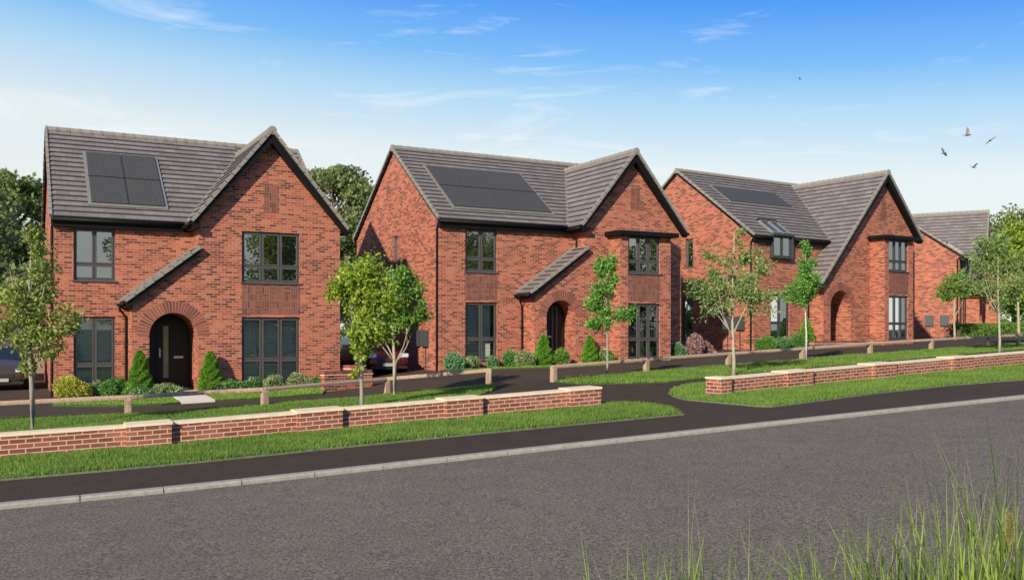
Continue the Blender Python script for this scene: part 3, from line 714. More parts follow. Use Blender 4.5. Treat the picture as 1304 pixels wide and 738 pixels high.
    # ---- porch floor and door
    mb = MB(); mb.box(al - .15, ar + .15, -pr - .35, dy + .1, -.16, -.03); mb.build('doorstep', M['slab'], root, bevel=.01)
    d0, d1, hx, gx = P['door']
    fr = MB(); fr.box(al - .05, ar + .05, dy, dy + .08, -.02, ah + .05); frame = fr.build('door_frame', M['door'], root)
    dm = MB(); dm.box(d0, d1, dy - .035, dy - .002, .03, 2.12)
    door = dm.build('door', M['door'], root, bevel=.006)
    gm_ = MB(); gm_.box(gx, gx + .15, dy - .043, dy - .036, .33, 1.93); gm_.build('glazed_strip', M['doorglass'], door)
    hm = MB(); hm.box(hx - .02, hx + .02, dy - .05, dy - .036, .96, 1.24); hm.tube([(hx, dy - .05, 1.15), (hx, dy - .09, 1.15), (hx + (.13 if gx > hx else -.13), dy - .09, 1.15)], .012, 6); hm.build('handle', M['steel'], door)
    lm = MB(); lx = (gx + .15 + d1) / 2 if gx > hx else (hx + d1) / 2; lm.box(lx - .14, lx + .14, dy - .045, dy - .036, .93, 1.0); lm.build('letterbox', M['steel'], door, bevel=.004)
    tm = MB(); tm.box(d0 - .02, d1 + .02, dy - .06, dy - .0, -.028, .012); tm.build('threshold', M['steel'], door)
    for s in P.get('sidelights', []):
        sm = MB(); sm.box(s, s + .07, dy - .03, dy - .002, .03, 2.12); sm.build('door_post', M['frame'], frame)
    # ---- windows
    for o, w in zip(P['left_open'], P['left_win']): window(root, *o, 0, **w)
    if P.get('bay'):
        Bl, Br, qv, zt = P['bay']; mb = MB(); y2 = -qv
        wall_face(mb, FW(y2), rect(Bl, Br, B0, zt), [rect(*o) for o in P['right_open']], .1, (0, 1, 0))
        for x in (Bl, Br): mb.poly([(x, y2, B0), (x, y, B0), (x, y, zt), (x, y2, zt)])
        mb.build('bay_wall', M['brick'], root)
        mb = MB(); mb.box(Bl - .22, Br + .22, y2 - .24, y - .002, zt - .02, zt + .15); mb.build('bay_canopy', M['black'], root, bevel=.01)
        yw = y2
    else: yw = y
    for o, w in zip(P['right_open'], P['right_win']): window(root, *o, yw, **w)
    for (a0, a1, z0, z1, yy) in P['panels']:
        mb = MB(); mb.poly([(a0, yy, z0), (a1, yy, z0), (a1, yy, z1), (a0, yy, z1)]); mb.build('brick_panel', M['weave'], root)
    for sa, w in zip(P.get('side_open', []), P.get('side_win', [])): window(root, *sa, uL, axis='y', **w)
    # ---- roofs
    ov = .09
    eL = uL - ov; eR = gr + P.get('ovr', .11)
    vj = ev - (gah - ee) / m1; uvb = gm - (gah - ee) / ml; uvr = gm + (gah - ee) / mr
    mb = MB()
    roof_plane(mb, [(eL, -ev, ee), (uvb, -ev, ee), (gm, -vj, gah), (gm, -rv, rz), (eL, -rv, rz)])
    roof_plane(mb, [(min(uvr, eR - .01), -ev, ee), (eR, -ev, ee), (eR, -rv, rz), (gm, -rv, rz), (gm, -vj, gah)] if uvr < eR - .02 else [(eR, -(ev - (zr(eR) - ee) / m1), zr(eR)), (eR, -rv, rz), (gm, -rv, rz), (gm, -vj, gah)])
    roof_plane(mb, [(eL, D + ev, ee), (eR, D + ev, ee), (eR, -rv, rz), (eL, -rv, rz)])
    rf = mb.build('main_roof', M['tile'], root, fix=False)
    mb = MB(); ridge(mb, (eL - .02, -rv, rz + .0), (eR + .02, -rv, rz + .0)); mb.build('ridge_tiles', M['ridge'], rf, smooth=False)
    mb = MB()
    for x in (eL, eR):
        for yy in (-ev, D + ev): mb = MB(); verge(mb, (x, yy, ee + .02), (x, -rv, rz + .02), up=(1, 0, 0), w=.10, h=.08); mb.build('verge', M['ridge'], rf)
    mb = MB(); w_ = .13
    for x0, x1 in ((eL + .012, uL + .0), (gr, eR + .004)):
        for ya, yb in ((-ev + .03, -rv), (D + ev - .03, -rv)):
            mb = MB(); mb.prism([(x0, ya, ee - .02), (x0, yb, rz - .025), (x0, yb, rz - .025 - w_), (x0, ya, ee - .02 - w_)], (x1 - x0, 0, 0)); mb.build('barge_board', M['black'], rf)
    mb = MB()
    xe = uvb + .1 if not cat else uvb + .15
    segs = P.get('eave_gap'); spans = [(eL + .02, xe)] if not segs else [(eL + .02, segs[0]), (segs[1], xe)]
    for a, b in spans: mb = MB(); mb.box(a, b, -ev - .015, .003, ee - .27, ee - .035); mb.build('fascia', M['black'], rf)
    mb = MB(); mb.box(eL + .02, eR - .02, D - .003, D + ev + .01, ee - .27, ee - .035); mb.build('fascia', M['black'], rf)
    mb = MB()
    for a, b in spans:
        mb = MB(); mb.tube([(a - .02, -ev - .085, ee - .07), (b - .02, -ev - .085, ee - .07)], .062, 10); mb.build('gutter', M['black'], rf, smooth=True)
    # gable roof
    mb = MB()
    if cat:
        n = Vector((-ml, 0, 1)).normalized(); hor = Vector((-n.y, n.x, 0)).normalized(); up = n.cross(hor).normalized(); up = up if up.z > 0 else -up
        zlo = P['cat_z']; ulo = gm - (gah - zlo) / ml; s0 = Vector((ulo, 0, zlo)).dot(up)
        roof_plane(mb, [(uvb, -pv, ee), (gm, -pv, gah), (gm, -vj, gah), (uvb, -ev, ee)], s0=s0)
        roof_plane(mb, [(ulo, -pv, zlo), (uvb, -pv, ee), (uvb, .0, ee), (ulo, .0, zlo)], s0=s0)
        gelx, gelz = ulo, zlo
    else:
        gelx, gelz = P['gel'], ee2
        roof_plane(mb, [(gelx, -pv, ee2), (gm, -pv, gah), (gm, -vj, gah), (uvb, -ev, ee), (gelx, -ev, ee2)])
    roof_plane(mb, [(ger, -pv, ee2), (gm, -pv, gah), (gm, -vj, gah), (uvr, -ev, ee), (ger, -ev, ee2)])
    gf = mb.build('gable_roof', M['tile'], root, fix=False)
    mb = MB(); ridge(mb, (gm, -pv - .03, gah), (gm, -vj + .0, gah)); mb.build('ridge_tiles', M['ridge'], gf)
    mb = MB()
    for a, z in ((gelx, gelz), (ger, ee2)): mb = MB(); verge(mb, (a, -pv, z + .02), (gm, -pv, gah + .02), up=(0, 1, 0), w=.10, h=.09); mb.build('verge', M['ridge'], gf)
    mb = MB(); w_ = P.get('barge', .33)
    for a, z in ((gelx, gelz), (ger, ee2)):
        mb = MB(); e_ = .001 if a < gm else -.001
        mb.prism([(a, -pv + .015, z - .015), (gm - e_, -pv + .015, gah - .02), (gm - e_, -pv + .015, gah - .02 - w_ * 1.12), (a, -pv + .015, z - .015 - w_ * (.55))], (0, pv - pr - .017, 0)); mb.build('barge_board', M['black'], gf)
    if not cat:
        mb = MB(); mb.box(gelx + .02, gl, -pv + .02, 0, ee2 - .17, ee2 - .04); mb.build('soffit_box', M['black'], gf)
    mb = MB()
    if not cat: mb.tube([(gelx - .07, -pv + .03, ee2 - .08), (gelx - .07, -ev - .0, ee2 - .08)], .058, 8)
    else: mb.tube([(gelx - .06, -pv + .03, gelz - .06), (gelx - .06, 0, gelz - .06)], .058, 8)
    mb.build('gutter', M['black'], gf, smooth=True); mb = MB(); mb.tube([(ger + .06, -pv + .03, ee2 - .07), (ger + .06, 0, ee2 - .07)], .058, 8); mb.build('gutter', M['black'], gf, smooth=True)
    mb = MB()
    for a, b in (((uvb, -ev, ee), (gm, -vj, gah)), ((uvr, -ev, ee), (gm, -vj, gah))):
        mb = MB(); mb.beam(Vector(a) + Vector((0, 0, .03)), Vector(b) + Vector((0, 0, .03)), .16, .03); mb.build('valley_trim', M['ridge'], gf)
    # porch roof
    if not cat:
        y3 = -pr - .17; x0 = mpu; z0 = mpz; x1 = gl; z1 = zp(gl)
        mb = MB(); roof_plane(mb, [(x0, y3, z0), (x0, 0, z0), (x1, 0, z1), (x1, y3, z1)]); 
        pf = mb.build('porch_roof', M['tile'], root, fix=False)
        mb = MB(); verge(mb, (x0, y3, z0 + .02), (x1 + .03, y3, z1 + .04), up=(0, 1, 0), w=.09, h=.09); mb.beam((x1 - .04, y3, z1 + .03), (x1 - .04, 0, z1 + .03), .14, .03)
        mb.beam((x0, -.02, z0 + .05), (x1, -.02, z1 + .05), .14, .03, (0, 1, 0)); mb.build('verge', M['ridge'], pf)
        mb = MB(); mb.prism([(x0, y3 + .012, z0 - .01), (x1, y3 + .012, z1 - .015), (x1, y3 + .012, z1 - .15), (x0 + .1, y3 + .012, z0 - .17), (x0, y3 + .012, z0 - .17)], (0, .155, 0)); mb.box(x0 + .005, pl, y3 + .17, -.0, z0 - .16, z0 - .02); mb.build('barge_board', M['black'], pf)
        mb = MB(); mb.tube([(x0 - .055, y3 + .0, z0 - .06), (x0 - .055, -.01, z0 - .06)], .055, 8); mb.build('gutter', M['black'], pf, smooth=True)
        pipe_down(root, [(x0 - .055, -.35, z0 - .08), (x0 - .055, -.33, z0 - .2), (pl - .06, -.06, z0 - .42), (pl - .06, -.06, -.6)], brackets=[(pl - .06, -.05, 1.3)])
    else:
        pipe_down(root, [(gelx - .06, -.1, gelz - .1), (gelx - .06, -.06, gelz - .2), (pl - .06, -.06, gelz - .45), (pl - .06, -.06, -.6)])
    if P.get('upper_pipe'): pipe_down(root, [(uvb - .05, -ev - .08, ee - .1), (uvb - .02, -ev - .08, ee - .25), (gl - .06, -.32, ee - .45), (gl - .06, -.32, zp(gl - .06) + .06)])
    pipe_down(root, [(uL - .05, -.02, ee - .14), (uL - .05, .10, ee - .3), (uL - .05, .12, -.6)], r=.04, brackets=[(uL - .04, .12, 3.6), (uL - .04, .12, 1.9), (uL - .04, .12, .5)])
    for m_ in P.get('meters', []): meter(root, uL, *m_)
    # solar
    if P.get('solar'):
        u0, u1, v0, v1, nc, nr = P['solar']; n = Vector((0, -m1, 1)).normalized(); sl_ = Vector((0, 1, m1)).normalized()
        def R(u, v): return Vector((u, -v, zm(v))) + n * .05
        a = R(u0, v1); L = (R(u0, v0) - R(u0, v1)).length; W = u1 - u0
        def slab(mb, ua, ub, sa, sb, lo, hi):
            b = [a + Vector((x, 0, 0)) + sl_ * s + n * lo for x, s in ((ua, sa), (ub, sa), (ub, sb), (ua, sb))]; mb.prism(b, n * (hi - lo))
        mb = MB(); slab(mb, 0, W, 0, L, 0, .022); f = mb.build('solar_tray', M['flash'], root)
        gW = (W - .16) / nc; gL = (L - .20) / nr
        for i in range(nc):
            for j in range(nr):
                mb = MB(); slab(mb, .08 + i * gW + .017, .08 + (i + 1) * gW - .017, .12 + j * gL + .006, .12 + (j + 1) * gL - .006, .024, .06); mb.build('solar_panel', M['solar'], f, fix=True)
        for j in range(1, nr):
            mb = MB(); slab(mb, .08, W - .08, .12 + j * gL - .012, .12 + j * gL + .012, .05, .07); mb.build('joint_strip', M['black'], f)
    if P.get('dormer'):
        u0, u1, zs, zt = P['dormer']; n = Vector((0, -m1, 1)).normalized(); up = Vector((0, 1, m1)).normalized(); fm = 'frame_dark'
        # window face set just proud of the wall, rooflights leaning back on the slope above it
        window(root, u0, u1, zs, zt, -.17, 2, split=0, frm=fm, glassm='glass', depth=.028)
        mb = MB(); mb.box(u0 - .05, u0, -.20, .0, zs - .04, zt + .02); mb.box(u1, u1 + .05, -.20, .0, zs - .04, zt + .02); mb.box(u0 - .06, u1 + .06, -.24, .05, zt, zt + .09)
        dm = mb.build('dormer_casing', M[fm], root)
        a = Vector((0, .0 - ev + .06, zt + .05)); vv = ev - .0
        base = Vector((0, -ev + .05, zm(ev - .05))) + n * .05
        L = 1.15; W = (u1 - u0)
        for k in range(2):
            ua = u0 + k * W / 2 + .03; ub = u0 + (k + 1) * W / 2 - .03
            mb = MB()
            def sb(mb, xa, xb, sa, s_b, lo, hi):
                b = [base + Vector((x, 0, 0)) + up * s + n * lo for x, s in ((xa, sa), (xb, sa), (xb, s_b), (xa, s_b))]; mb.prism(b, n * (hi - lo))
            sb(mb, ua, ua + .06, .05, L, 0, .12); sb(mb, ub - .06, ub, .05, L, 0, .12); sb(mb, ua + .06, ub - .06, .05, .13, 0, .12); sb(mb, ua + .06, ub - .06, L - .10, L, 0, .14)
            r_ = mb.build('rooflight', M['ridge'] if False else M['flash'], root)
            mb = MB(); sb(mb, ua + .06, ub - .06, .13, L - .10, .06, .075); mb.build('pane', M['roofglass'], r_)
            mb = MB(); sb(mb, ua - .0, ub + .0, L - .02, L + .09, .06, .16); mb.build('shutter_box', M['black'], r_)
    return root
M['mortar'] = simple('mortar', (.42, .24, .165), .95)
ma, na, pa, oa = mat('arch_voussoir'); ga = N(na, 'ShaderNodeNewGeometry'); ra = ramp(na, ga.outputs['Random Per Island'], [(0, (.13, .040, .028)), (.45, (.21, .060, .038)), (1, (.29, .086, .052))]); na.links.new(ra.outputs[0], pa.inputs['Base Color']); pa.inputs['Roughness'].default_value = .88; M['arch'] = ma
M['doorglass'] = simple('door_glass', (.30, .31, .18), .15, noise=.15, scale=3)
M['roofglass'] = simple('rooflight_glass', (.05, .055, .085), .12)

A = dict
house(1, 'nearest and leftmost brick house, two conifers at its arched door, four square solar panels', A(
    uL=.08, ovr=.03, gr=8.355, gl=3.96, pl=2.086, p=1.116, ee=5.10, rv=-4.054, rz=8.407, gm=6.099, gah=7.977, gel=3.708, ger=8.533, ee2=5.025,
    porch=(2.62, 1.88, .788), arch=(2.558, 3.925, 2.317), doorv=-.2, door=(2.93, 3.87, 3.02, 3.12),
    left_open=[(.60, 1.734, .15, 2.204), (.60, 1.734, 3.28, 4.83)], left_win=[A(cols=2, split=.30, blind=True, glassm='glass_clear'), A(cols=2, split=.31)],
    right_open=[(5.233, 7.04, .15, 2.204), (5.233, 7.04, 3.28, 4.855)], right_win=[A(cols=3, split=.36, blind=True, glassm='glass_clear'), A(cols=3, split=.32)],
    panels=[(5.233, 7.04, 2.29, 3.22, -1.119), (5.91, 6.37, 5.46, 6.35, -1.119)],
    solar=(1.02, 3.30, -2.97, -.36, 2, 2)))
house(2, 'second brick house from the left, eight solar panels in one wide block', A(
    uL=-.15, gr=9.862, gl=5.397, pl=3.204, p=.895, ee=5.10, rv=-4.333, rz=8.33, gm=7.486, gah=7.981, gel=5.034, ger=9.952, ee2=5.038,
    porch=(2.52, 2.93, .70), arch=(3.696, 4.933, 2.304), doorv=.15, door=(3.72, 4.25, 4.12, 3.86), sidelights=[4.34, 4.52],
    left_open=[(.864, 2.148, .15, 2.204), (.864, 2.148, 3.30, 4.83)], left_win=[A(cols=2, split=.36, glassm='glass_clear', blind=(.95, 1.95)), A(cols=2, split=.31)],
    bay=(6.45, 8.782, 1.61, 4.74), right_open=[(6.801, 8.284, .12, 2.204), (6.801, 8.284, 3.33, 4.72)], right_win=[A(cols=3, split=.36, glassm='glass_clear'), A(cols=3, split=.32)],
    panels=[(6.801, 8.284, 2.29, 3.27, -1.613), (.864, 2.148, 2.29, 3.24, -.003), (7.43, 7.86, 5.81, 6.66, -.898)],
    side_open=[(3.93, 4.42, 3.36, 4.87)], side_win=[A(cols=1, split=0, sill=False)],
    meters=[(1.67, 2.14, .61, 1.21), (.92, 1.42, .61, 1.21)], upper_pipe=True,
    solar=(.56, 4.86, -3.17, -.44, 4, 2)))
H3P = A(uL=.03, gr=10.72, gl=3.9, pl=3.718, p=.855, ee=4.73, rv=-4.778, rz=8.258, gm=8.151, gah=8.115, ger=10.92, ee2=5.034, gmx=5.14, catslide=True, cat_z=2.62,
    arch=(4.219, 5.682, 2.38), doorv=-.35, door=(4.25, 5.15, 4.35, 4.5),
    left_open=[(1.14, 2.42, .15, 2.174)], left_win=[A(cols=2, split=.36, frm='frame_dark')],
    bay=(7.141, 9.40, 1.637, 4.86), right_open=[(7.47, 9.0, .12, 2.174), (7.47, 9.0, 3.335, 4.83)], right_win=[A(cols=3, split=.36, frm='frame_dark'), A(cols=3, split=.32, frm='frame_dark')],
    panels=[(7.47, 9.0, 2.26, 3.27, -1.64), (8.0, 8.42, 5.9, 6.75, -.858)],
    side_open=[(3.73, 4.27, 3.5, 4.9), (3.79, 4.48, .05, 2.1)], side_win=[A(cols=1, split=0, sill=False), A(cols=1, split=.5, sill=False, frm='frame_dark', glassm='glass_clear', curtain=[(3.85, 4.42)])],
    meters=[(1.25, 1.77, .55, 1.16), (.50, 1.06, .55, 1.16)], dormer=(1.14, 2.42, 3.82, 4.80), eave_gap=(1.02, 2.55),
    solar=(.98, 5.50, -3.64, -2.27, 4, 1))
house(3, 'third brick house from the left, long roof sweeping down beside an arched porch', H3P)
H4P = dict(H3P); H4P.pop('solar'); H4P['side_open'] = []; H4P['side_win'] = []; H4P['meters'] = [(1.39, 1.86, .54, 1.2), (.58, 1.05, .54, 1.2)]
house(4, 'farthest brick house at the right, turned side-on and half hidden behind slim trees', H4P)
# ------------------------------------------------------------------ foliage
def leaf_mesh(name, c, d, l, w, m, parent, rng, droop=.25, outward=None):
    """diamond leaves folded along the midrib: centres c, directions d, lengths l, widths w"""
    n = len(c); d = d / np.linalg.norm(d, axis=1, keepdims=True)
    r = rng.normal(0, 1, (n, 3))
    if outward is not None: r = r * .8 + outward
    s = np.cross(d, r); s /= np.linalg.norm(s, axis=1, keepdims=True) + 1e-9
    nn = np.cross(s, d)
    l = l[:, None]; w = w[:, None]
    v = np.empty((n, 4, 3)); v[:, 0] = c; v[:, 1] = c + d * l * .45 + s * w * .5 + nn * w * .12; v[:, 2] = c + d * l - nn * l * droop * .4; v[:, 3] = c + d * l * .45 - s * w * .5 + nn * w * .12
    return np_mesh(name, v.reshape(-1, 3), n, 4, m, parent)
def blob_leaves(rng, n, c, r, shell=.35):
    """points and outward directions in a fuzzy shell of an ellipsoid"""
    d = rng.normal(0, 1, (n, 3)); d /= np.linalg.norm(d, axis=1, keepdims=True)
    rad = 1 - np.abs(rng.normal(0, shell, n)); rad = np.clip(rad, .05, 1.12)
    return c + d * rad[:, None] * r, d
LEAF = dict(
    lime=leafmat('leaf_lime', (0.145, 0.246, 0.026), (0.478, 0.580, 0.072), .4, 2),
    fresh=leafmat('leaf_fresh', (0.087, 0.203, 0.032), (0.290, 0.478, 0.080), .4, 2),
    olive=leafmat('leaf_olive', (0.141, 0.200, 0.041), (0.434, 0.483, 0.117), .35, 2),
    feather=leafmat('leaf_feather', (0.131, 0.217, 0.058), (0.348, 0.478, 0.145), .4, 2),
    birch=leafmat('leaf_birch', (0.087, 0.232, 0.036), (0.275, 0.522, 0.102), .4, 2),
    dark=leafmat('leaf_dark', (.145, .185, .065), (.33, .40, .15), .5, .35),
    mid=leafmat('leaf_mid', (.16, .21, .065), (.38, .45, .15), .5, .35),
    conifer=leafmat('leaf_conifer', (0.086, 0.222, 0.021), (0.255, 0.512, 0.051), .25, 5),
    yellow=leafmat('leaf_yellow', (0.336, 0.360, 0.036), (0.624, 0.624, 0.108), .3, 4),
    bush=leafmat('leaf_bush', (0.051, 0.150, 0.041), (0.206, 0.459, 0.104), .25, 5),
    teal=leafmat('leaf_teal', (0.065, 0.178, 0.073), (0.259, 0.486, 0.211), .25, 5),
    sage=leafmat('leaf_sage', (0.140, 0.203, 0.078), (0.406, 0.499, 0.203), .25, 5),
    purple=leafmat('leaf_purple', (0.26, 0.13, 0.12), (0.58, 0.36, 0.30), .25, 5),
    pink=leafmat('flower_pink', (0.450, 0.250, 0.280), (0.750, 0.550, 0.520), .2, 9),
    white=leafmat('flower_white', (0.600, 0.600, 0.500), (0.800, 0.800, 0.780), .2, 9),
    peach=leafmat('flower_peach', (0.550, 0.280, 0.120), (0.750, 0.500, 0.280), .2, 9))
def young_tree(base, label, H, crown, leaf='fresh', bark='bark_grey', seed=1, n=4500, size=.075, stems=1, fork=.0, lean=0, trunk_r=.035, name='young_tree', droop=.3, layers=None, spread=.55, grp='young street trees along the verge'):
    """crown: list of (dx, dz, rx, rz, weight): lobes about the trunk axis, dz above ground"""
    rng = np.random.default_rng(seed); rd = random.Random(seed)
    x, y = base; z = g(x, y); root = empty(name, (x, y, z), 0, label, 'tree', grp)
    mb = MB(); pts = []; zt = max(c[1] + c[3] for c in crown) * .97; topx = lean
    ph = rd.uniform(0, 6)
    for i in range(9):
        t = i / 8; pts.append((topx * t + .035 * math.sin(ph + 5 * t) * (t > 0), .03 * math.sin(ph * 2 + 4 * t), -.1 + (zt + .1) * t))
    rr = [trunk_r * (1.25 if i == 0 else 1) * (1 - .9 * (i / 8)) + .004 for i in range(9)]
    mb.tube(pts, rr, 8)
    lobes = [(np.array([c[0], (rd.random() - .5) * .25 * c[2], c[1]]), np.array([c[2], c[2] * (.95), c[3]]), c[4]) for c in crown]
    def trunk_at(zz): t = min(1, max(0, (zz + .1) / (zt + .1))); k = min(7, int(t * 8)); f = t * 8 - k; return Vector(pts[k]).lerp(Vector(pts[k + 1]), f)
    C = []; Dd = []
    tw = sum(l[2] for l in lobes); starts = []
    for s in range(stems - 1):
        a = 2 * math.pi * s / max(1, stems - 1) + ph; z0 = fork + rd.uniform(-.05, .25); p0 = trunk_at(z0); l = rd.uniform(1.1, 1.75) * (zt / 4.0)
        sgn = 1 if s % 2 else -1
        e = Vector((sgn * spread * rd.uniform(.8, 1.2), .35 * math.sin(a), z0 + l)); m_ = p0.lerp(e, .5) + Vector((sgn * .05, 0, .0))
        mb.tube([p0, p0.lerp(m_, .5), m_, e], [trunk_r * .45, trunk_r * .36, trunk_r * .24, .004], 6); starts.append((m_, e))
    for c, r, w in lobes:
        nb = max(5, int(46 * w / tw)); nl = int(n * w / tw)
        tips = []
        for i in range(nb):
            d = rng.normal(0, 1, 3); d[2] = d[2] * .8 + .15; d /= np.linalg.norm(d); tip = c + d * r * rng.uniform(.55, 1.0)
            zs = max(c[2] - r[2] * .9, tip[2] - abs(tip[0] - c[0]) * .9 - .25); st = trunk_at(zs)
            if starts and rd.random() < .5: q = rd.choice(starts); st = q[0].lerp(q[1], rd.random())
            tv = Vector(tip); mid = st.lerp(tv, .55) + Vector((0, 0, .08)); mb.tube([st, mid, tv], [.008, .005, .002], 4, caps=False); tips.append((st.lerp(tv, .35), tv))
        k = nl // nb
        for st, tv in tips:
            t = np.clip(rng.beta(2.6, 1.2, k), 0, 1)[:, None]; p = np.array(st) * (1 - t) + np.array(tv) * t; sp = .045 + .20 * min(1, r[0]) * (.45 + .55 * t)
            p = p + rng.normal(0, 1, (k, 3)) * sp * .62; C.append(p); dd = rng.normal(0, 1, (k, 3)) + (np.array(tv - st) / max(.1, (tv - st).length)) * .7; dd[:, 2] -= droop; Dd.append(dd)
    mb.build('trunk', M[bark], root, smooth=True)
    C = np.concatenate(C); Dd = np.concatenate(Dd); k = len(C)
    L = size * rng.uniform(.6, 1.3, k); leaf_mesh('crown', C, Dd, L, L * .55, LEAF[leaf], root, rng)
    return root
def big_tree(base, label, H, R, seed, leaf='dark', n=26000, size=.24, z0=.18, grp='broad trees behind the houses', zb=None):
    rng = np.random.default_rng(seed); x, y = base; z = g(x, y) if zb is None else zb; root = empty('broadleaf_tree', (x, y, z), 0, label, 'tree', grp)
    C = []; Dn = []; mb = MB(); mb.tube([(0, 0, -.3), (.1, 0, H * .3), (0, .1, H * .6), (0, 0, H * .85)], [.30, .24, .15, .03], 8)
    nb = 70; per = n // nb
    for i in range(nb):
        t = (i + .5) / nb; zz = H * (z0 + (1 - z0) * rng.uniform(0, 1) ** .85); hh = (zz / H - z0) / (1 - z0)
        rad = R * math.sqrt(max(.03, 1 - (2 * hh - .82) ** 2 / 1.5)) * rng.uniform(.35, 1.0); a = rng.uniform(0, 6.283)
        c = np.array([rad * math.cos(a), rad * math.sin(a), min(zz, H * .95)]); br = R * rng.uniform(.16, .33)
        p, d = blob_leaves(rng, per, c, np.array([br, br, br * .75]), .28); C.append(p); Dn.append(d * .9 + rng.normal(0, .6, (per, 3)))
        st = Vector((0, 0, max(H * .2, c[2] - rad * .8))); mb.tube([st, st.lerp(Vector(c), .5) + Vector((0, 0, .2)), Vector(c)], [.09, .05, .015], 5, caps=False)
    mb.build('trunk', M['bark_brown'], root, smooth=True)
    C = np.concatenate(C); Dn = np.concatenate(Dn); k = len(C); L = size * rng.uniform(.6, 1.4, k)
    leaf_mesh('crown', C, rng.normal(0, 1, C.shape), L, L * .75, LEAF[leaf], root, rng, outward=Dn * 1.3); return root
def onv(h, px, v):
    k = (px - 652) / 1187; x0, y0 = hl(h, 0, v); t = HS[h][3]; u = (k * y0 - x0) / (math.cos(t) - k * math.sin(t)); return hl(h, u, v)
def spot(px):
    if px < 165: return 1, .1
    if px < 433: return 1, 1.15
    if px < 663: return 2, .08
    if px < 780: return 2, .95
    if px < 872: return 2, 1.0
    if px < 905: return 3, -2.6 if False else .9
    if px < 1024: return 3, .06
    return 3, .25
def shrub(px, py, wpx, hpx, label, leaf, shape='round', flower=None, seed=0, size=.05, n=None, cat='shrub', name='shrub', grp='shrubs in the front gardens', pos=None, zoff=0):
    hh, vv = spot(px); x, y = onv(hh, px, vv); sc = y / 1187; R = wpx * sc / 2 * (1.22 if shape != 'cone' else 1.08); hpx = hpx + (4 if shape != 'cone' else 1); x, y = onv(hh, px, vv + R * .75); Hh = -(py - hpx - 419) / 1187 * y - g(x, y)
    rng = np.random.default_rng(seed + int(px)); root = empty(name, (x, y, g(x, y) + zoff), 0, label, cat, grp)
    n = n or int(min(9000, 900 + 14000 * R * Hh)); size = max(size, .0011 * y)
    if shape == 'cone':
        t = rng.random(n) ** .8; a = rng.uniform(0, 6.283, n)
        lump = 1 + .13 * np.sin(a * 3 + t * 17) + .09 * np.sin(a * 5 - t * 29)
        prof = np.where(t < .14, .80 + t * 1.5, (1.03 - t) ** .66 * 1.12) * R * lump * rng.uniform(.90, 1.04, n)
        c = np.stack([np.cos(a) * prof, np.sin(a) * prof, t * Hh * .97], 1); d = np.stack([np.cos(a), np.sin(a), np.full(n, .9)], 1)
        ko = d
        st = MB(); st.tube([(0, 0, -.05), (0, 0, Hh * .9)], [R * .3, .01], 8); st.build('stem', M['bark_brown'], root)
    else:
        C = []; D_ = []; nb = 11
        for i in range(nb):
            a = rng.uniform(0, 6.283); q = rng.uniform(0, .62) if i else 0; bc = np.array([math.cos(a) * R * q, math.sin(a) * R * q, Hh * rng.uniform(.35, .62) * (1 - q * .45)])
            br = np.array([R * rng.uniform(.38, .52)] * 2 + [Hh * rng.uniform(.33, .42)]); p, dd = blob_leaves(rng, n // nb, bc, br, .22); C.append(p); D_.append(dd)
        c = np.concatenate(C); d = np.concatenate(D_); ko = d; m_ = c[:, 2] > -.02; c = c[m_]; d = d[m_]; ko = ko[m_]
        st = MB()
        for i in range(6): a = i * 1.05; st.tube([(0, 0, -.05), (math.cos(a) * R * .4, math.sin(a) * R * .4, Hh * .6)], [.012, .006], 4)
        st.build('stems', M['bark_brown'], root)
    if shape == 'spiky': d = d * .5 + np.array([0, 0, 1.2])
    k = len(c); L = size * rng.uniform(.7, 1.35, k) * (2.2 if shape == 'spiky' else 1)
    leaf_mesh('foliage', c, d + rng.normal(0, .45, (k, 3)), L, L * (.25 if shape == 'spiky' else .6), LEAF[leaf], root, rng, outward=ko * 1.0)
    if flower:
        q = rng.random(k) < .12; q &= c[:, 2] > Hh * .35; fc = c[q] * 1.05; fd = rng.normal(0, 1, fc.shape); LL = np.full(len(fc), size * .8); leaf_mesh('flowers', fc, fd, LL, LL, LEAF[flower], root, rng)
    return root
def pw(px, Y): return ((px - 652) / 1187 * Y, Y)
# young trees along the verge
young_tree(pw(40, 17.8), 'young olive-leaved tree at the far left, trunk rising behind the low wall', 3.9, [(.05, 3.05, .55, .85, 3.0), (-.48, 2.4, .60, .60, 2.4), (.42, 2.2, .52, .55, 2.2), (-.25, 1.75, .62, .38, 1.6), (.45, 1.75, .40, .28, .8), (.05, 1.28, .26, .22, .7)], 'olive', 'bark_grey', 3, 8200, .082, stems=4, fork=1.6, trunk_r=.050, spread=.35)
young_tree(pw(461, 19.9), 'lime-green young tree before the gap between the first two houses', 3.4, [(.03, 2.72, .62, .62, 4), (-.38, 2.25, .42, .42, 2), (.45, 2.35, .42, .45, 2), (.34, 1.42, .42, .34, 1.5), (-.20, 1.22, .30, .28, 1.0), (.1, 1.75, .5, .3, 1.2), (-.12, .80, .12, .10, .2)], 'lime', 'bark_grey', 11, 11780, .085, stems=3, fork=1.5, trunk_r=.045, lean=.03)
young_tree(pw(501, 23.3), 'forked pale-trunked tree beside the lime-green one, before the second house side wall', 3.3, [(-.1, 2.75, .66, .62, 3), (.45, 2.75, .42, .55, 1.8), (.5, 2.1, .45, .45, 1.6), (-.45, 2.2, .5, .5, 1.6), (0, 2.0, .5, .3, 1)], 'fresh', 'bark_pale', 21, 9500, .085, stems=5, fork=.75, trunk_r=.05, spread=.5)
young_tree(at(772, 482), 'slim young tree with a thin pale stem before the second house bay window', 3.6, [(.0, 2.9, .36, .65, 2.6), (-.12, 2.2, .42, .5, 2), (.3, 1.85, .55, .3, 1.0), (-.25, 1.6, .35, .3, .9)], 'birch', 'bark_grey', 31, 4940, .095, trunk_r=.034)
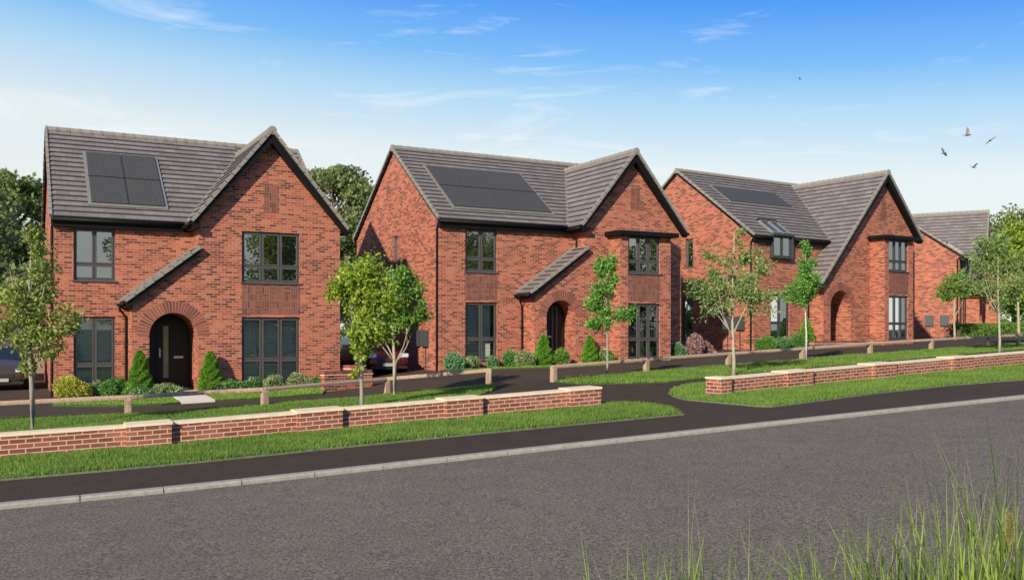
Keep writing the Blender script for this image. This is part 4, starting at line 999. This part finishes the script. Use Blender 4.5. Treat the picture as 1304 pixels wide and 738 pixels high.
young_tree(pw(934, 25.6), 'spreading multi-stemmed feathery tree behind the right wall end', 4.0, [(0, 2.7, .62, .85, 2.0), (.80, 2.8, .50, .85, 1.3), (-.85, 2.35, .55, .60, 1.3), (.2, 2.1, .8, .45, 1.0), (.3, 3.45, .32, .60, .7), (-.55, 3.15, .28, .55, .5), (1.15, 2.2, .35, .45, .5), (-.85, 1.75, .3, .25, .25)], 'feather', 'bark_pale', 41, 5400, .088, stems=6, fork=.95, trunk_r=.048, spread=.62, droop=.7)
young_tree(at(1026, 461), 'white-stemmed birch sapling before the third house arched porch', 4.2, [(.0, 3.25, .36, .75, 2.4), (.1, 2.55, .55, .45, 1.8), (-.3, 2.35, .45, .45, 1.5)], 'birch', 'bark_birch', 51, 7220, .085, trunk_r=.032)
young_tree(pw(1216, 50.0), 'small far tree standing before the side wall of the farthest house', 4.3, [(.1, 3.1, .75, .8, 2), (-.6, 2.6, .6, .5, 1.2), (.6, 2.7, .6, .6, 1.2)], 'fresh', 'bark_pale', 61, 4200, .12, stems=3, fork=1.1, trunk_r=.06)
young_tree(pw(1272, 33.4), 'pale branchy tree with a loose crown near the right edge, behind the wall', 4.6, [(-.3, 3.5, .8, .9, 2), (.5, 3.0, .7, .8, 1.5), (-.8, 2.5, .6, .6, 1.2), (.1, 2.1, .8, .5, 1.0)], 'feather', 'bark_pale', 71, 7500, .10, stems=7, fork=1.2, trunk_r=.045, spread=.6)
young_tree(pw(1298, 38.6), 'fuller leafy tree at the right edge of the picture, beside the rail', 5.4, [(.1, 4.4, 1.0, 1.2, 3), (-.5, 3.3, .9, .9, 2), (.7, 3.2, .9, .9, 2), (0, 2.3, .8, .6, 1.2)], 'lime', 'bark_pale', 81, 11780, .13, stems=4, fork=1.6, trunk_r=.06)
# broad trees behind the houses
big_tree(pw(18, 50), 'dark broad tree behind the left end of the nearest house', 10.1, 4.2, 1, 'mid')
big_tree(pw(-60, 44), 'broad tree cut off by the left edge of the picture', 9.2, 3.6, 2, 'dark', 12000)
big_tree(pw(425, 58), 'dark broad tree rising between the first and second houses', 11.3, 3.9, 3, 'dark', 30000, .22)
big_tree(pw(478, 66), 'paler tree low behind the tall dark one between the first two houses', 8.6, 3.2, 4, 'mid', 12000)
big_tree(pw(1292, 74), 'leafy tree behind the farthest house at the right edge', 9.6, 4.2, 6, 'mid', 14000, .26)
big_tree(pw(1335, 66), 'tree cut off by the right edge beyond the farthest house', 8.4, 3.6, 8, 'fresh', 9000, .26)
# the woodland across the road, seen mirrored in the windows
def woodland():
    rng = np.random.default_rng(77); C = []; Dn = []
    for i in range(15):
        tx = 20 + i * 5.6 + rng.uniform(-1, 1); ty = -13 - rng.uniform(0, 9); H = rng.uniform(9, 13) + max(0, tx - 40) * .09; R = rng.uniform(2.4, 3.4)
        for b in range(26):
            a = rng.uniform(0, 6.283); q = R * rng.uniform(.2, 1); c = np.array([tx + q * math.cos(a), ty + q * math.sin(a), -2 + H * rng.uniform(.15, .95)]); br = rng.uniform(.9, 1.6)
            p, d = blob_leaves(rng, 260, c, np.array([br, br, br]), .3); C.append(p); Dn.append(d + rng.normal(0, .5, p.shape))
    for i in range(14):
        tx = 56 + rng.uniform(0, 14); ty = -14 + i * 3.0; H = rng.uniform(9, 13)
        for b in range(26):
            a = rng.uniform(0, 6.283); q = 2.6 * rng.uniform(.2, 1); c = np.array([tx + q * math.cos(a), ty + q * math.sin(a), -1.5 + H * rng.uniform(.12, .95)]); br = rng.uniform(.9, 1.6)
            p, d = blob_leaves(rng, 260, c, np.array([br, br, br]), .3); C.append(p); Dn.append(d + rng.normal(0, .5, p.shape))
    C = np.concatenate(C); Dn = np.concatenate(Dn); L = .27 * rng.uniform(.6, 1.4, len(C))
    o = leaf_mesh('woodland', C, Dn, L, L * .7, LEAF['mid'], None, rng); tag(o, 'woodland edge across the road, seen only as green reflections in the windows', 'woodland', kind='stuff')
woodland()
def far_wood():
    rng = np.random.default_rng(5); C = []; Dn = []
    for i in range(60):
        tx = -75 + i * 3.0; ty = 92 + rng.uniform(0, 12) + max(0, tx) * .35; H = rng.uniform(3.5, 6)
        for b in range(7):
            c = np.array([tx + rng.normal(0, 1.6), ty + rng.normal(0, 1), H * rng.uniform(-.15, .7) - .3]); br = rng.uniform(1.2, 2.0); p, d = blob_leaves(rng, 60, c, np.array([br, br, br]), .3); C.append(p); Dn.append(d + rng.normal(0, .5, p.shape))
    C = np.concatenate(C); Dn = np.concatenate(Dn); L = .6 * rng.uniform(.6, 1.4, len(C)); o = leaf_mesh('woodland', C, Dn, L, L * .7, LEAF['mid'], None, rng); tag(o, 'low distant tree line glimpsed through the gaps between the houses', 'woodland', kind='stuff')
far_wood()
# hedge by the farthest house
def hedge(a, b, h, w, label):
    rng = np.random.default_rng(9); a = np.array(a); b = np.array(b); L_ = np.linalg.norm(b - a); n = int(2600 * L_ * .5)
    t = rng.random(n); p = a + (b - a) * t[:, None]; d = (b - a) / L_; nn = np.array([d[1], -d[0]]); s = rng.uniform(-1, 1, n); top = rng.random(n) < .4
    zz = np.where(top, h + rng.normal(0, .03, n), rng.uniform(0, h, n)); off = np.where(top, s * w / 2, np.sign(s) * w / 2 * rng.uniform(.85, 1.1, n))
    q = p + nn * off[:, None]; z = G(q[:, 0], q[:, 1]) + zz; root = empty('hedge', (a[0], a[1], g(*a)), 0, label, 'hedge')
    c = np.stack([q[:, 0] - a[0], q[:, 1] - a[1], z - g(*a)], 1); dd = np.stack([nn[0] * np.sign(off), nn[1] * np.sign(off), np.where(top, 1.5, .3)], 1) + rng.normal(0, .5, (n, 3)); LL = .11 * rng.uniform(.6, 1.3, n)
    leaf_mesh('foliage', c, dd, LL, LL * .6, LEAF['fresh'], root, rng)
    core = MB(); core.beam((0, 0, h * .35), (b[0] - a[0], b[1] - a[1], g(*b) - g(*a) + h * .35), w * .7, h * .75); core.build('stems', M['bark_brown'], root)
hedge((25.3, 53.3), (37, 57.2), .72, .7, 'clipped green hedge along the front of the farthest house')
# front-garden planting
shrub(89, 506, 40, 26, 'yellow-leaved round bush at the left corner of the nearest house', 'yellow', size=.055, seed=1)
shrub(124, 505, 22, 17, 'small pale green shrub under the ground-floor blind window of the nearest house', 'sage', seed=2)
shrub(146, 505, 40, 24, 'dark green rounded bush under the blind window, left of the arched porch', 'bush', seed=3)
shrub(178, 501, 27, 55, 'small bright conifer left of the nearest arched door', 'conifer', 'cone', seed=4, name='dwarf_conifer', cat='conifer', size=.036, n=16000, grp='dwarf conifers beside the arched doors')
shrub(181, 508, 36, 15, 'low grey-green flowering plant at the foot of the left conifer', 'bush', flower='white', seed=5)
shrub(213, 513, 36, 20, 'spiky light green plant beside the slab path of the nearest house', 'sage', 'spiky', seed=6)
shrub(268, 499, 26, 52, 'small bright conifer right of the nearest arched door', 'conifer', 'cone', seed=7, name='dwarf_conifer', cat='conifer', size=.036, n=16000, grp='dwarf conifers beside the arched doors')
shrub(276, 503, 28, 18, 'peach-flowered low shrub right of the nearest door', 'sage', flower='peach', seed=8)
shrub(294, 500, 30, 16, 'mid green mound between the peach flowers and the bay window', 'bush', seed=9)
shrub(322, 498, 26, 15, 'white-flowered dark shrub under the left of the tall window', 'bush', flower='white', seed=10)
shrub(349, 496, 32, 13, 'grassy green tuft below the middle of the tall ground-floor window', 'sage', 'spiky', seed=11)
shrub(377, 494, 38, 15, 'pink-flowered low shrub at the right end of the tall window', 'sage', flower='pink', seed=12)
shrub(402, 492, 22, 9, 'tiny green clump near the right corner of the nearest house', 'bush', seed=13)
shrub(577, 472, 28, 21, 'round blue-green bush at the left corner of the second house', 'teal', seed=14, size=.06)
shrub(600, 470, 18, 12, 'small pale plant beneath the second house left window', 'sage', 'spiky', seed=15)
shrub(627, 468, 18, 12, 'low blue-green plant under the right of that window', 'teal', seed=16)
shrub(649, 466, 22, 18, 'dark green shrub by the thin downpipe of the second house', 'bush', seed=17)
shrub(668, 465, 24, 17, 'pale sage shrub before the second house porch pier', 'sage', seed=18)
shrub(692, 463, 20, 36, 'smooth pointed conifer left of the second arched porch', 'conifer', 'cone', seed=19, name='dwarf_conifer', cat='conifer', n=13000, grp='dwarf conifers beside the arched doors')
shrub(714, 462, 24, 14, 'spiky light green plant before the second arched doorway', 'fresh', 'spiky', seed=20)
shrub(751, 460, 18, 32, 'pointed conifer right of the second arched porch', 'conifer', 'cone', seed=21, name='dwarf_conifer', cat='conifer', n=13000, grp='dwarf conifers beside the arched doors')
shrub(770, 460, 26, 14, 'white-flowered low shrub behind the slim tree stem', 'fresh', flower='white', seed=22)
shrub(863, 452, 17, 13, 'small green mound at the right corner of the second house', 'teal', seed=23)
shrub(884, 450, 24, 24, 'dusky pink-leaved shrub against the third house side wall', 'purple', flower='pink', seed=24, size=.06)
shrub(899, 450, 14, 14, 'lower pink-leaved shrub to the right of the taller one', 'purple', flower='pink', seed=25, size=.06)
shrub(977, 443, 26, 14, 'bright green shrub left under the third house window', 'birch', seed=26)
shrub(998, 442, 22, 12, 'low flowering shrub beneath the third house window', 'bush', flower='pink', seed=27)
shrub(1015, 442, 24, 16, 'dark green shrub between the window and the climbing bush', 'bush', seed=28)
shrub(1027, 441, 18, 36, 'tall narrow bright green bush at the third porch wall', 'conifer', 'cone', seed=29, n=4500)

# ------------------------------------------------------------------ low garden walls with a soldier course
def garden_wall(p0, p1, h, label, thick=.22):
    p0 = Vector((*p0, 0)); p1 = Vector((*p1, 0)); z0 = g(p0.x, p0.y); z1 = g(p1.x, p1.y); zt = max(z0, z1) + h if abs(z0 - z1) < .12 else z0 + h
    d = (p1 - p0); L = d.length; root = empty('garden_wall', (p0.x, p0.y, zt - h), math.atan2(d.y, d.x), label, 'garden wall', 'low garden walls beside the drives')
    mb = MB(); mb.box(0, L, 0, thick, -.5, h - .13); mb.build('wall_panel', M['brick'], root)
    mb = MB(); mb.box(-.02, L + .02, -.025, thick + .02, h - .128, h - .105); mb.build('creasing', M['coping'], root)
    mb = MB(); n = int(L / .077)
    for i in range(n): mb.box(i * L / n + .004, (i + 1) * L / n - .004, -.006, thick + .004, h - .103, h)
    c = mb.build('coping', M['arch'], root); return root
garden_wall(at(413, 498.5), at(474, 491.5), .50, 'low brick wall with upright coping bricks beside the rail at the red car driveway')
garden_wall(at(434, 488), at(463, 486.5), .55, 'short inner brick wall behind the lower one, near the red car')
garden_wall(hl(3, 1.6, 2.0), hl(3, 5.2, 2.0), .27, 'low brick wall in front of the third house porch')
garden_wall(at(884, 452), at(912, 450.5), .20, 'small brick edging wall by the pink-leaved shrub')

# ------------------------------------------------------------------ garage far left
def garage():
    X, Y, Z, th = HS[1]; bx_, by_ = hl(1, -5.9, -9.6); zb = g(bx_, by_)
    root = empty('brick_garage', (bx_, by_, -2.0), th, 'brick garage with dark door behind the grey car at the left edge', 'garage')
    W = 6.1; e = 2.45; a = 4.5; mb = MB(); F = lambda y: (lambda x, z: (x, y, z))
    wall_face(mb, F(0), [(0, -.4), (W, -.4), (W, e), (W / 2, a), (0, e)], [rect(.35, 2.75, .02, 2.15), rect(3.2, 5.65, .02, 2.15)], .12, (0, 1, 0))
    wall_face(mb, F(6), [(0, -.4), (W, -.4), (W, e), (W / 2, a), (0, e)])
    for x in (0, W): mb.poly([(x, 0, -.4), (x, 6, -.4), (x, 6, e), (x, 0, e)])
    mb.build('wall', M['brick'], root)
    for x0, x1 in ((.35, 2.75), (3.2, 5.65)):
        dm = MB()
        for k in range(7): dm.box(x0, x1, .08, .115, .02 + k * .304, .02 + (k + 1) * .304 - .015)
        dm.build('garage_door', simple('garage_door_grey', (.15, .13, .125), .5), root)
    mb = MB(); m1 = (a - e) / (W / 2)
    roof_plane(mb, [(-.2, -.12, e - .2 * m1 + .06), (W / 2, -.12, a + .06), (W / 2, 6.1, a + .06), (-.2, 6.1, e - .2 * m1 + .06)]); roof_plane(mb, [(W + .2, -.12, e - .2 * m1 + .06), (W / 2, -.12, a + .06), (W / 2, 6.1, a + .06), (W + .2, 6.1, e - .2 * m1 + .06)])
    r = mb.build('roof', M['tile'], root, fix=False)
    mb = MB(); verge(mb, (-.2, -.12, e - .2 * m1 + .09), (W / 2, -.12, a + .09), up=(0, 1, 0)); verge(mb, (W + .2, -.12, e - .2 * m1 + .09), (W / 2, -.12, a + .09), up=(0, 1, 0)); mb.build('verge', M['ridge'], r)
garage()

# ------------------------------------------------------------------ cars
def paint(name, c):
    m, n, p, o = mat(name); p.inputs['Base Color'].default_value = (*c, 1); p.inputs['Roughness'].default_value = .4; p.inputs['Metallic'].default_value = .0; p.inputs['Coat Weight'].default_value = .35; p.inputs['Coat Roughness'].default_value = .05; return m
M['tyre'] = simple('tyre_rubber', (.015, .015, .015), .85); M['alloy'] = simple('alloy_rim', (.42, .42, .42), .35, .9); M['lamp'] = simple('headlamp_glass', (.72, .74, .76), .12, .1)
M['carglass'] = simple('car_glass', (.015, .020, .030), .05, 0, spec=.8); M['plate'] = simple('number_plate', (.40, .40, .36), .5); M['trim'] = simple('black_trim', (.02, .02, .02), .6)
def car(x, y, rz, col, label, pname):
    """small hatchback, nose towards local -y"""
    root = empty('parked_car', (x, y, g(x, y) + .0), rz, label, 'car'); P = paint(pname, col)
    # stations: y, half width low, belt z, roof z, roof half width, hood z
    st = [(-1.92, .60, .50, .52, .50, .34), (-1.84, .74, .66, .68, .60, .22), (-1.55, .81, .80, .83, .62, .19), (-1.05, .84, .88, .93, .62, .18), (-.78, .845, .92, 1.06, .60, .18), (-.20, .85, .94, 1.44, .56, .18), (.35, .85, .95, 1.49, .56, .18), (1.0, .85, .96, 1.45, .55, .18), (1.50, .83, .95, 1.28, .53, .20), (1.78, .79, .88, .96, .52, .26), (1.86, .70, .62, .64, .48, .36)]
    bm = bmesh.new(); rings = []
    for (yy, w, zb, zr, wr, zl) in st:
        half = [(0, zl), (w * .80, zl), (w * .985, zl + .10), (w, (zl + zb) / 2), (w * .97, zb), (wr + (w - wr) * .25, zb + (zr - zb) * .72) if zr - zb > .1 else (w * .85, zb + .01), (wr * .92, zr - .012), (0, zr + .02)]
        full = half + [(-a, b) for a, b in half[-2:0:-1]]
        rings.append([bm.verts.new((a, yy, b)) for a, b in full])
    n = len(rings[0])
    for i in range(len(rings) - 1):
        for j in range(n): bm.faces.new((rings[i][j], rings[i][(j + 1) % n], rings[i + 1][(j + 1) % n], rings[i + 1][j]))
    bm.faces.new(rings[0][::-1]); bm.faces.new(rings[-1]); bmesh.ops.recalc_face_normals(bm, faces=bm.faces)
    me = bpy.data.meshes.new('body'); bm.to_mesh(me); bm.free(); me.materials.append(P)
    for p in me.polygons: p.use_smooth = True
    b = bpy.data.objects.new('body', me); COL.objects.link(b); b.parent = root; sub = b.modifiers.new('s', 'SUBSURF'); sub.levels = 2; sub.render_levels = 2
    def q(name, pts, m, parent=root, th=.012):
        mb = MB(); P3 = [Vector(p) for p in pts]; nn = (P3[1] - P3[0]).cross(P3[2] - P3[0]).normalized(); mb.prism(P3, nn * th); return mb.build(name, m, parent, bevel=.003)
    q('windscreen', [(-.66, -.93, .99), (.66, -.93, .99), (.50, -.24, 1.42), (-.50, -.24, 1.42)], M['carglass'])
    q('rear_window', [(-.58, 1.70, 1.06), (-.46, 1.42, 1.34), (.46, 1.42, 1.34), (.58, 1.70, 1.06)], M['carglass'])
    for s in (-1, 1):
        q('side_window', [(s * .835, -.62, 1.0), (s * .845, 1.15, 1.03), (s * .655, .98, 1.36), (s * .66, -.15, 1.36)], M['carglass'])
        mb = MB(); mb.box(min(s * .46, s * .74), max(s * .46, s * .74), -1.885, -1.79, .60, .74); mb.build('headlight', M['lamp'], root, bevel=.03)
        mb = MB(); mb.box(min(s * .60, s * .80), max(s * .60, s * .80), 1.76, 1.86, .72, .92); mb.build('tail_light', simple('tail_red', (.35, .02, .02), .2), root, bevel=.02)
        mb = MB(); mb.box(min(s * .86, s * 1.0), max(s * .86, s * 1.0), -.66, -.54, .95, 1.07); mb.build('mirror', P, root, bevel=.03)
        for yy in (-1.22, 1.22):
            mb = MB(); x0, x1 = s * .66, s * .87
            mb.tube([(x0, yy, .30), (x0 + (x1 - x0) * .15, yy, .30), (x0 + (x1 - x0) * .85, yy, .30), (x1, yy, .30)], [.27, .30, .30, .27], 24); w = mb.build('wheel', M['tyre'], root, smooth=False)
            mb = MB(); mb.tube([(x1 - s * .02, yy, .30), (x1 + s * .006, yy, .30)], [.19, .17], 20); mb.build('rim', M['alloy'], w)
    mb = MB(); mb.box(-.42, .42, -1.925, -1.87, .42, .56); mb.build('grille', M['trim'], root, bevel=.015)
    mb = MB(); mb.box(-.26, .26, -1.945, -1.93, .30, .41); mb.build('number_plate', M['plate'], root)
    mb = MB(); mb.box(-.70, .70, -1.90, -1.72, .20, .30); mb.build('bumper', M['trim'], root, bevel=.03)
    return root
cx_, cy_ = hl(2, -1.75, -2.6); car(cx_, cy_, HS[2][3], (.11, .008, .008), 'red hatchback parked on the shaded drive between the first two houses', 'red_paint')
cx_, cy_ = hl(1, -1.35, -6.0); car(cx_, cy_, HS[1][3], (.050, .036, .028), 'dark grey-brown car parked by the garage at the left edge', 'taupe_paint')
# timber side gate between the garage and the nearest house
gx_, gy_ = hl(1, -.55, -8.6); gr_ = empty('timber_gate', (gx_, gy_, -1.98), HS[1][3], 'brown timber side gate at the rear corner of the nearest house', 'gate')
mb = MB()
for k in range(6): mb.box(.0 + k * .105, .1 + k * .105, 0, .02, .05, 1.75)
mb.build('gate_board', M['timber'], gr_)
mb = MB(); mb.box(.0, .63, .022, .06, .3, .39); mb.box(.0, .63, .022, .06, 1.35, 1.44); mb.build('gate_rail', M['timber'], gr_)

# ------------------------------------------------------------------ pigeons
M['bird'] = simple('pigeon_grey', (.10, .11, .13), .8, noise=.5, scale=14); M['birdw'] = simple('pigeon_wing', (.26, .27, .29), .8, noise=.5, scale=16)
def bird(px, py, Y, heading, wing, s, label, roll=0):
    s *= .78
    x = (px - 652) / 1187 * Y; z = -(py - 419) / 1187 * Y; root = empty('flying_pigeon', (x, Y, z), heading, label, 'bird', 'pigeons flying at the upper right')
    mb = MB(); ys = [(-.17, .006), (-.155, .022), (-.12, .030), (-.09, .028), (-.04, .048), (.03, .052), (.09, .034), (.13, .018), (.16, .02), (.22, .012)]
    k0 = 0
    for i, (yy, r) in enumerate(ys):
        fl = .35 if yy > .12 else 1; wd = 2.0 if yy > .15 else 1
        for j in range(8): a = j * math.pi / 4; mb.v.append((math.cos(a) * r * wd * s, yy * s, (math.sin(a) * r * fl + (.012 if yy < -.1 else 0)) * s))
        if i:
            for j in range(8): a = (i - 1) * 8 + j; b = (i - 1) * 8 + (j + 1) % 8; mb.f.append((a, b, b + 8, a + 8))
    mb.f.append(tuple(range(8))[::-1]); mb.f.append(tuple(range(len(mb.v) - 8, len(mb.v)))); mb.build('body', M['bird'], root, smooth=True)
    for sd_, w in ((-1, wing[0]), (1, wing[1])):
        mb = MB(); c, sn = math.cos(w), math.sin(w); pts = [(.03, -.05), (.16, -.085), (.30, -.04), (.36, .04), (.30, .045), (.24, .06), (.16, .07), (.03, .06)]
        mb.prism([(sd_ * (a * c) * s, b * s, (a * sn + .02) * s) for a, b in pts], (0, 0, .008 * s)); mb.build('wing', M['birdw'], root)
BS = .8
bird(1232, 172, 40, 1.3, (1.15, 1.25), 1.15, 'largest pigeon with both wings raised, at the top of the flock')
bird(1261, 179, 42, 2.4, (.5, -.7), 1.0, 'right-hand pigeon of the flock with one wing down')
bird(1202, 195, 42, .6, (.9, -.5), 1.0, 'left-hand pigeon of the flock, tilted')
bird(1240, 213, 44, -1.2, (.35, .6), 1.0, 'lowest pigeon of the flock')
bird(1019, 101, 90, .8, (.4, .5), 1.1, 'tiny lone bird high above the third house')

# ------------------------------------------------------------------ tall grass on the near bank
M['tall'] = leafmat('tall_grass_blade', (.022, .055, .007), (.34, .46, .08), .35, 3); M['straw'] = leafmat('dry_stalk', (.30, .27, .12), (.55, .52, .28), .3, 3)
def tall_grass():
    rng = np.random.default_rng(42); V = []; VS = []
    def blade(bx, by, h, lean, az, w, out):
        seg = 6; z0 = g(bx, by); p = []
        for i in range(seg + 1):
            t = i / seg; r = lean * t ** 2.2; p.append(np.array([bx + r * math.cos(az), by + r * math.sin(az), z0 + h * (t - .28 * (lean / h) * t ** 3)]))
        fa = rng.uniform(0, math.pi); sx, sy = math.cos(fa), math.sin(fa)
        for i in range(seg):
            w0 = w * (1 - (i / seg) ** 1.7); w1 = w * (1 - ((i + 1) / seg) ** 1.7); s = np.array([sx, sy, 0]) / 2
            out.append([p[i] - s * w0, p[i] + s * w0, p[i + 1] + s * w1, p[i + 1] - s * w1])
    # clumps: pixel x, depth, height of the tips above ground, number
    cl = [(700, 3.35, 1.0, 8), (735, 3.4, 1.03, 14), (768, 3.4, 1.05, 20), (805, 3.3, 1.08, 24), (828, 3.4, 1.08, 30), (858, 3.4, 1.12, 34), (885, 3.4, 1.15, 44), (910, 3.3, 1.12, 34), (945, 3.7, 1.02, 20), (985, 3.8, 1.04, 26), (1020, 3.7, 1.02, 30), (1050, 3.6, 1.05, 40), (1080, 3.6, 1.10, 40), (1110, 3.7, 1.12, 44), (1135, 3.5, 1.14, 44), (1165, 3.6, 1.15, 44), (1195, 3.6, 1.18, 46), (1220, 3.5, 1.22, 52), (1245, 3.4, 1.28, 56), (1270, 3.5, 1.30, 60), (1295, 3.4, 1.36, 66), (1330, 3.5, 1.4, 50)]
    for px, Y, h, k in cl:
        h *= 1.045; k = int(k * .8)
        for i in range(int(k * 1.5)):
            y = Y + rng.normal(0, .12); x = (px + rng.normal(0, 15) - 652) / 1187 * y; hh = h * rng.uniform(.72, 1.06); blade(x, y, hh, hh * abs(rng.normal(0, .24)), rng.uniform(0, 6.283), rng.uniform(.009, .018), V)
        for i in range(max(2, k // 9)):
            y = Y + rng.normal(0, .1); x = (px + rng.normal(0, 22) - 652) / 1187 * y; hh = h * rng.uniform(.98, 1.22); blade(x, y, hh, hh * abs(rng.normal(0, .28)), rng.uniform(0, 6.283), .0032, VS)
        for i in range(k * 3):                                    # undergrowth
            y = Y + rng.normal(0, .2); x = (px + rng.normal(0, 22) - 652) / 1187 * y; hh = h * rng.uniform(.45, .80); blade(x, y, hh, hh * abs(rng.normal(0, .35)), rng.uniform(0, 6.283), rng.uniform(.006, .011), V)
    for px, Y, h, ln, az in ((1150, 3.6, 1.30, .75, 3.0), (1168, 3.5, 1.34, .35, 2.6), (1240, 3.4, 1.5, .35, 2.9), (1262, 3.4, 1.62, .22, 2.4), (1290, 3.4, 1.66, .12, 3.3), (1300, 3.3, 1.6, .3, 2.8), (1040, 3.7, 1.18, .45, .4), (1225, 3.5, 1.45, .2, 2.0)):
        blade((px - 652) / 1187 * Y, Y, h, ln, az, .015, V)
    for nm, vv, m, lb in (('tall_grass', V, M['tall'], 'tall wild grass in the near foreground at the lower right'), ('grass_stalks', VS, M['straw'], 'thin dry straw-coloured stalks among the foreground grass')):
        v = np.array(vv).reshape(-1, 3); o = np_mesh(nm, v, len(vv), 4, m); tag(o, lb, 'grass', kind='stuff')
tall_grass()
x_, y_ = pw(1286, 3.5); zt_ = -(655 - 419) / 1187 * 3.5; zb_ = -(708 - 419) / 1187 * 3.5; z_ = g(x_, y_)
rt = empty('seed_head_grass', (x_, y_, z_), 0, 'single fuzzy tan seed head on a stem at the lower right corner', 'seed head')
mb = MB(); mb.tube([(.02, 0, 0), (.015, 0, (zb_ - z_) * .5), (0, 0, zb_ - z_ + .02)], [.004, .003, .0025], 6); mb.build('stem', M['tall'], rt, smooth=True)
rng = np.random.default_rng(4); n = 3200; t = rng.random(n); a = rng.uniform(0, 6.283, n); r = .0105 * np.sin(np.pi * np.clip(t * .93 + .05, 0, 1)) ** .55
c = np.stack([np.cos(a) * r, np.sin(a) * r, zb_ - z_ + t * (zt_ - zb_)], 1); d = np.stack([np.cos(a), np.sin(a), np.full(n, 1.1)], 1); L = np.full(n, .010); M['seed'] = leafmat('seed_head_tan', (.30, .24, .08), (.55, .46, .20), .3, 40)
leaf_mesh('seed_head', c, d, L, L * .35, M['seed'], rt, rng)
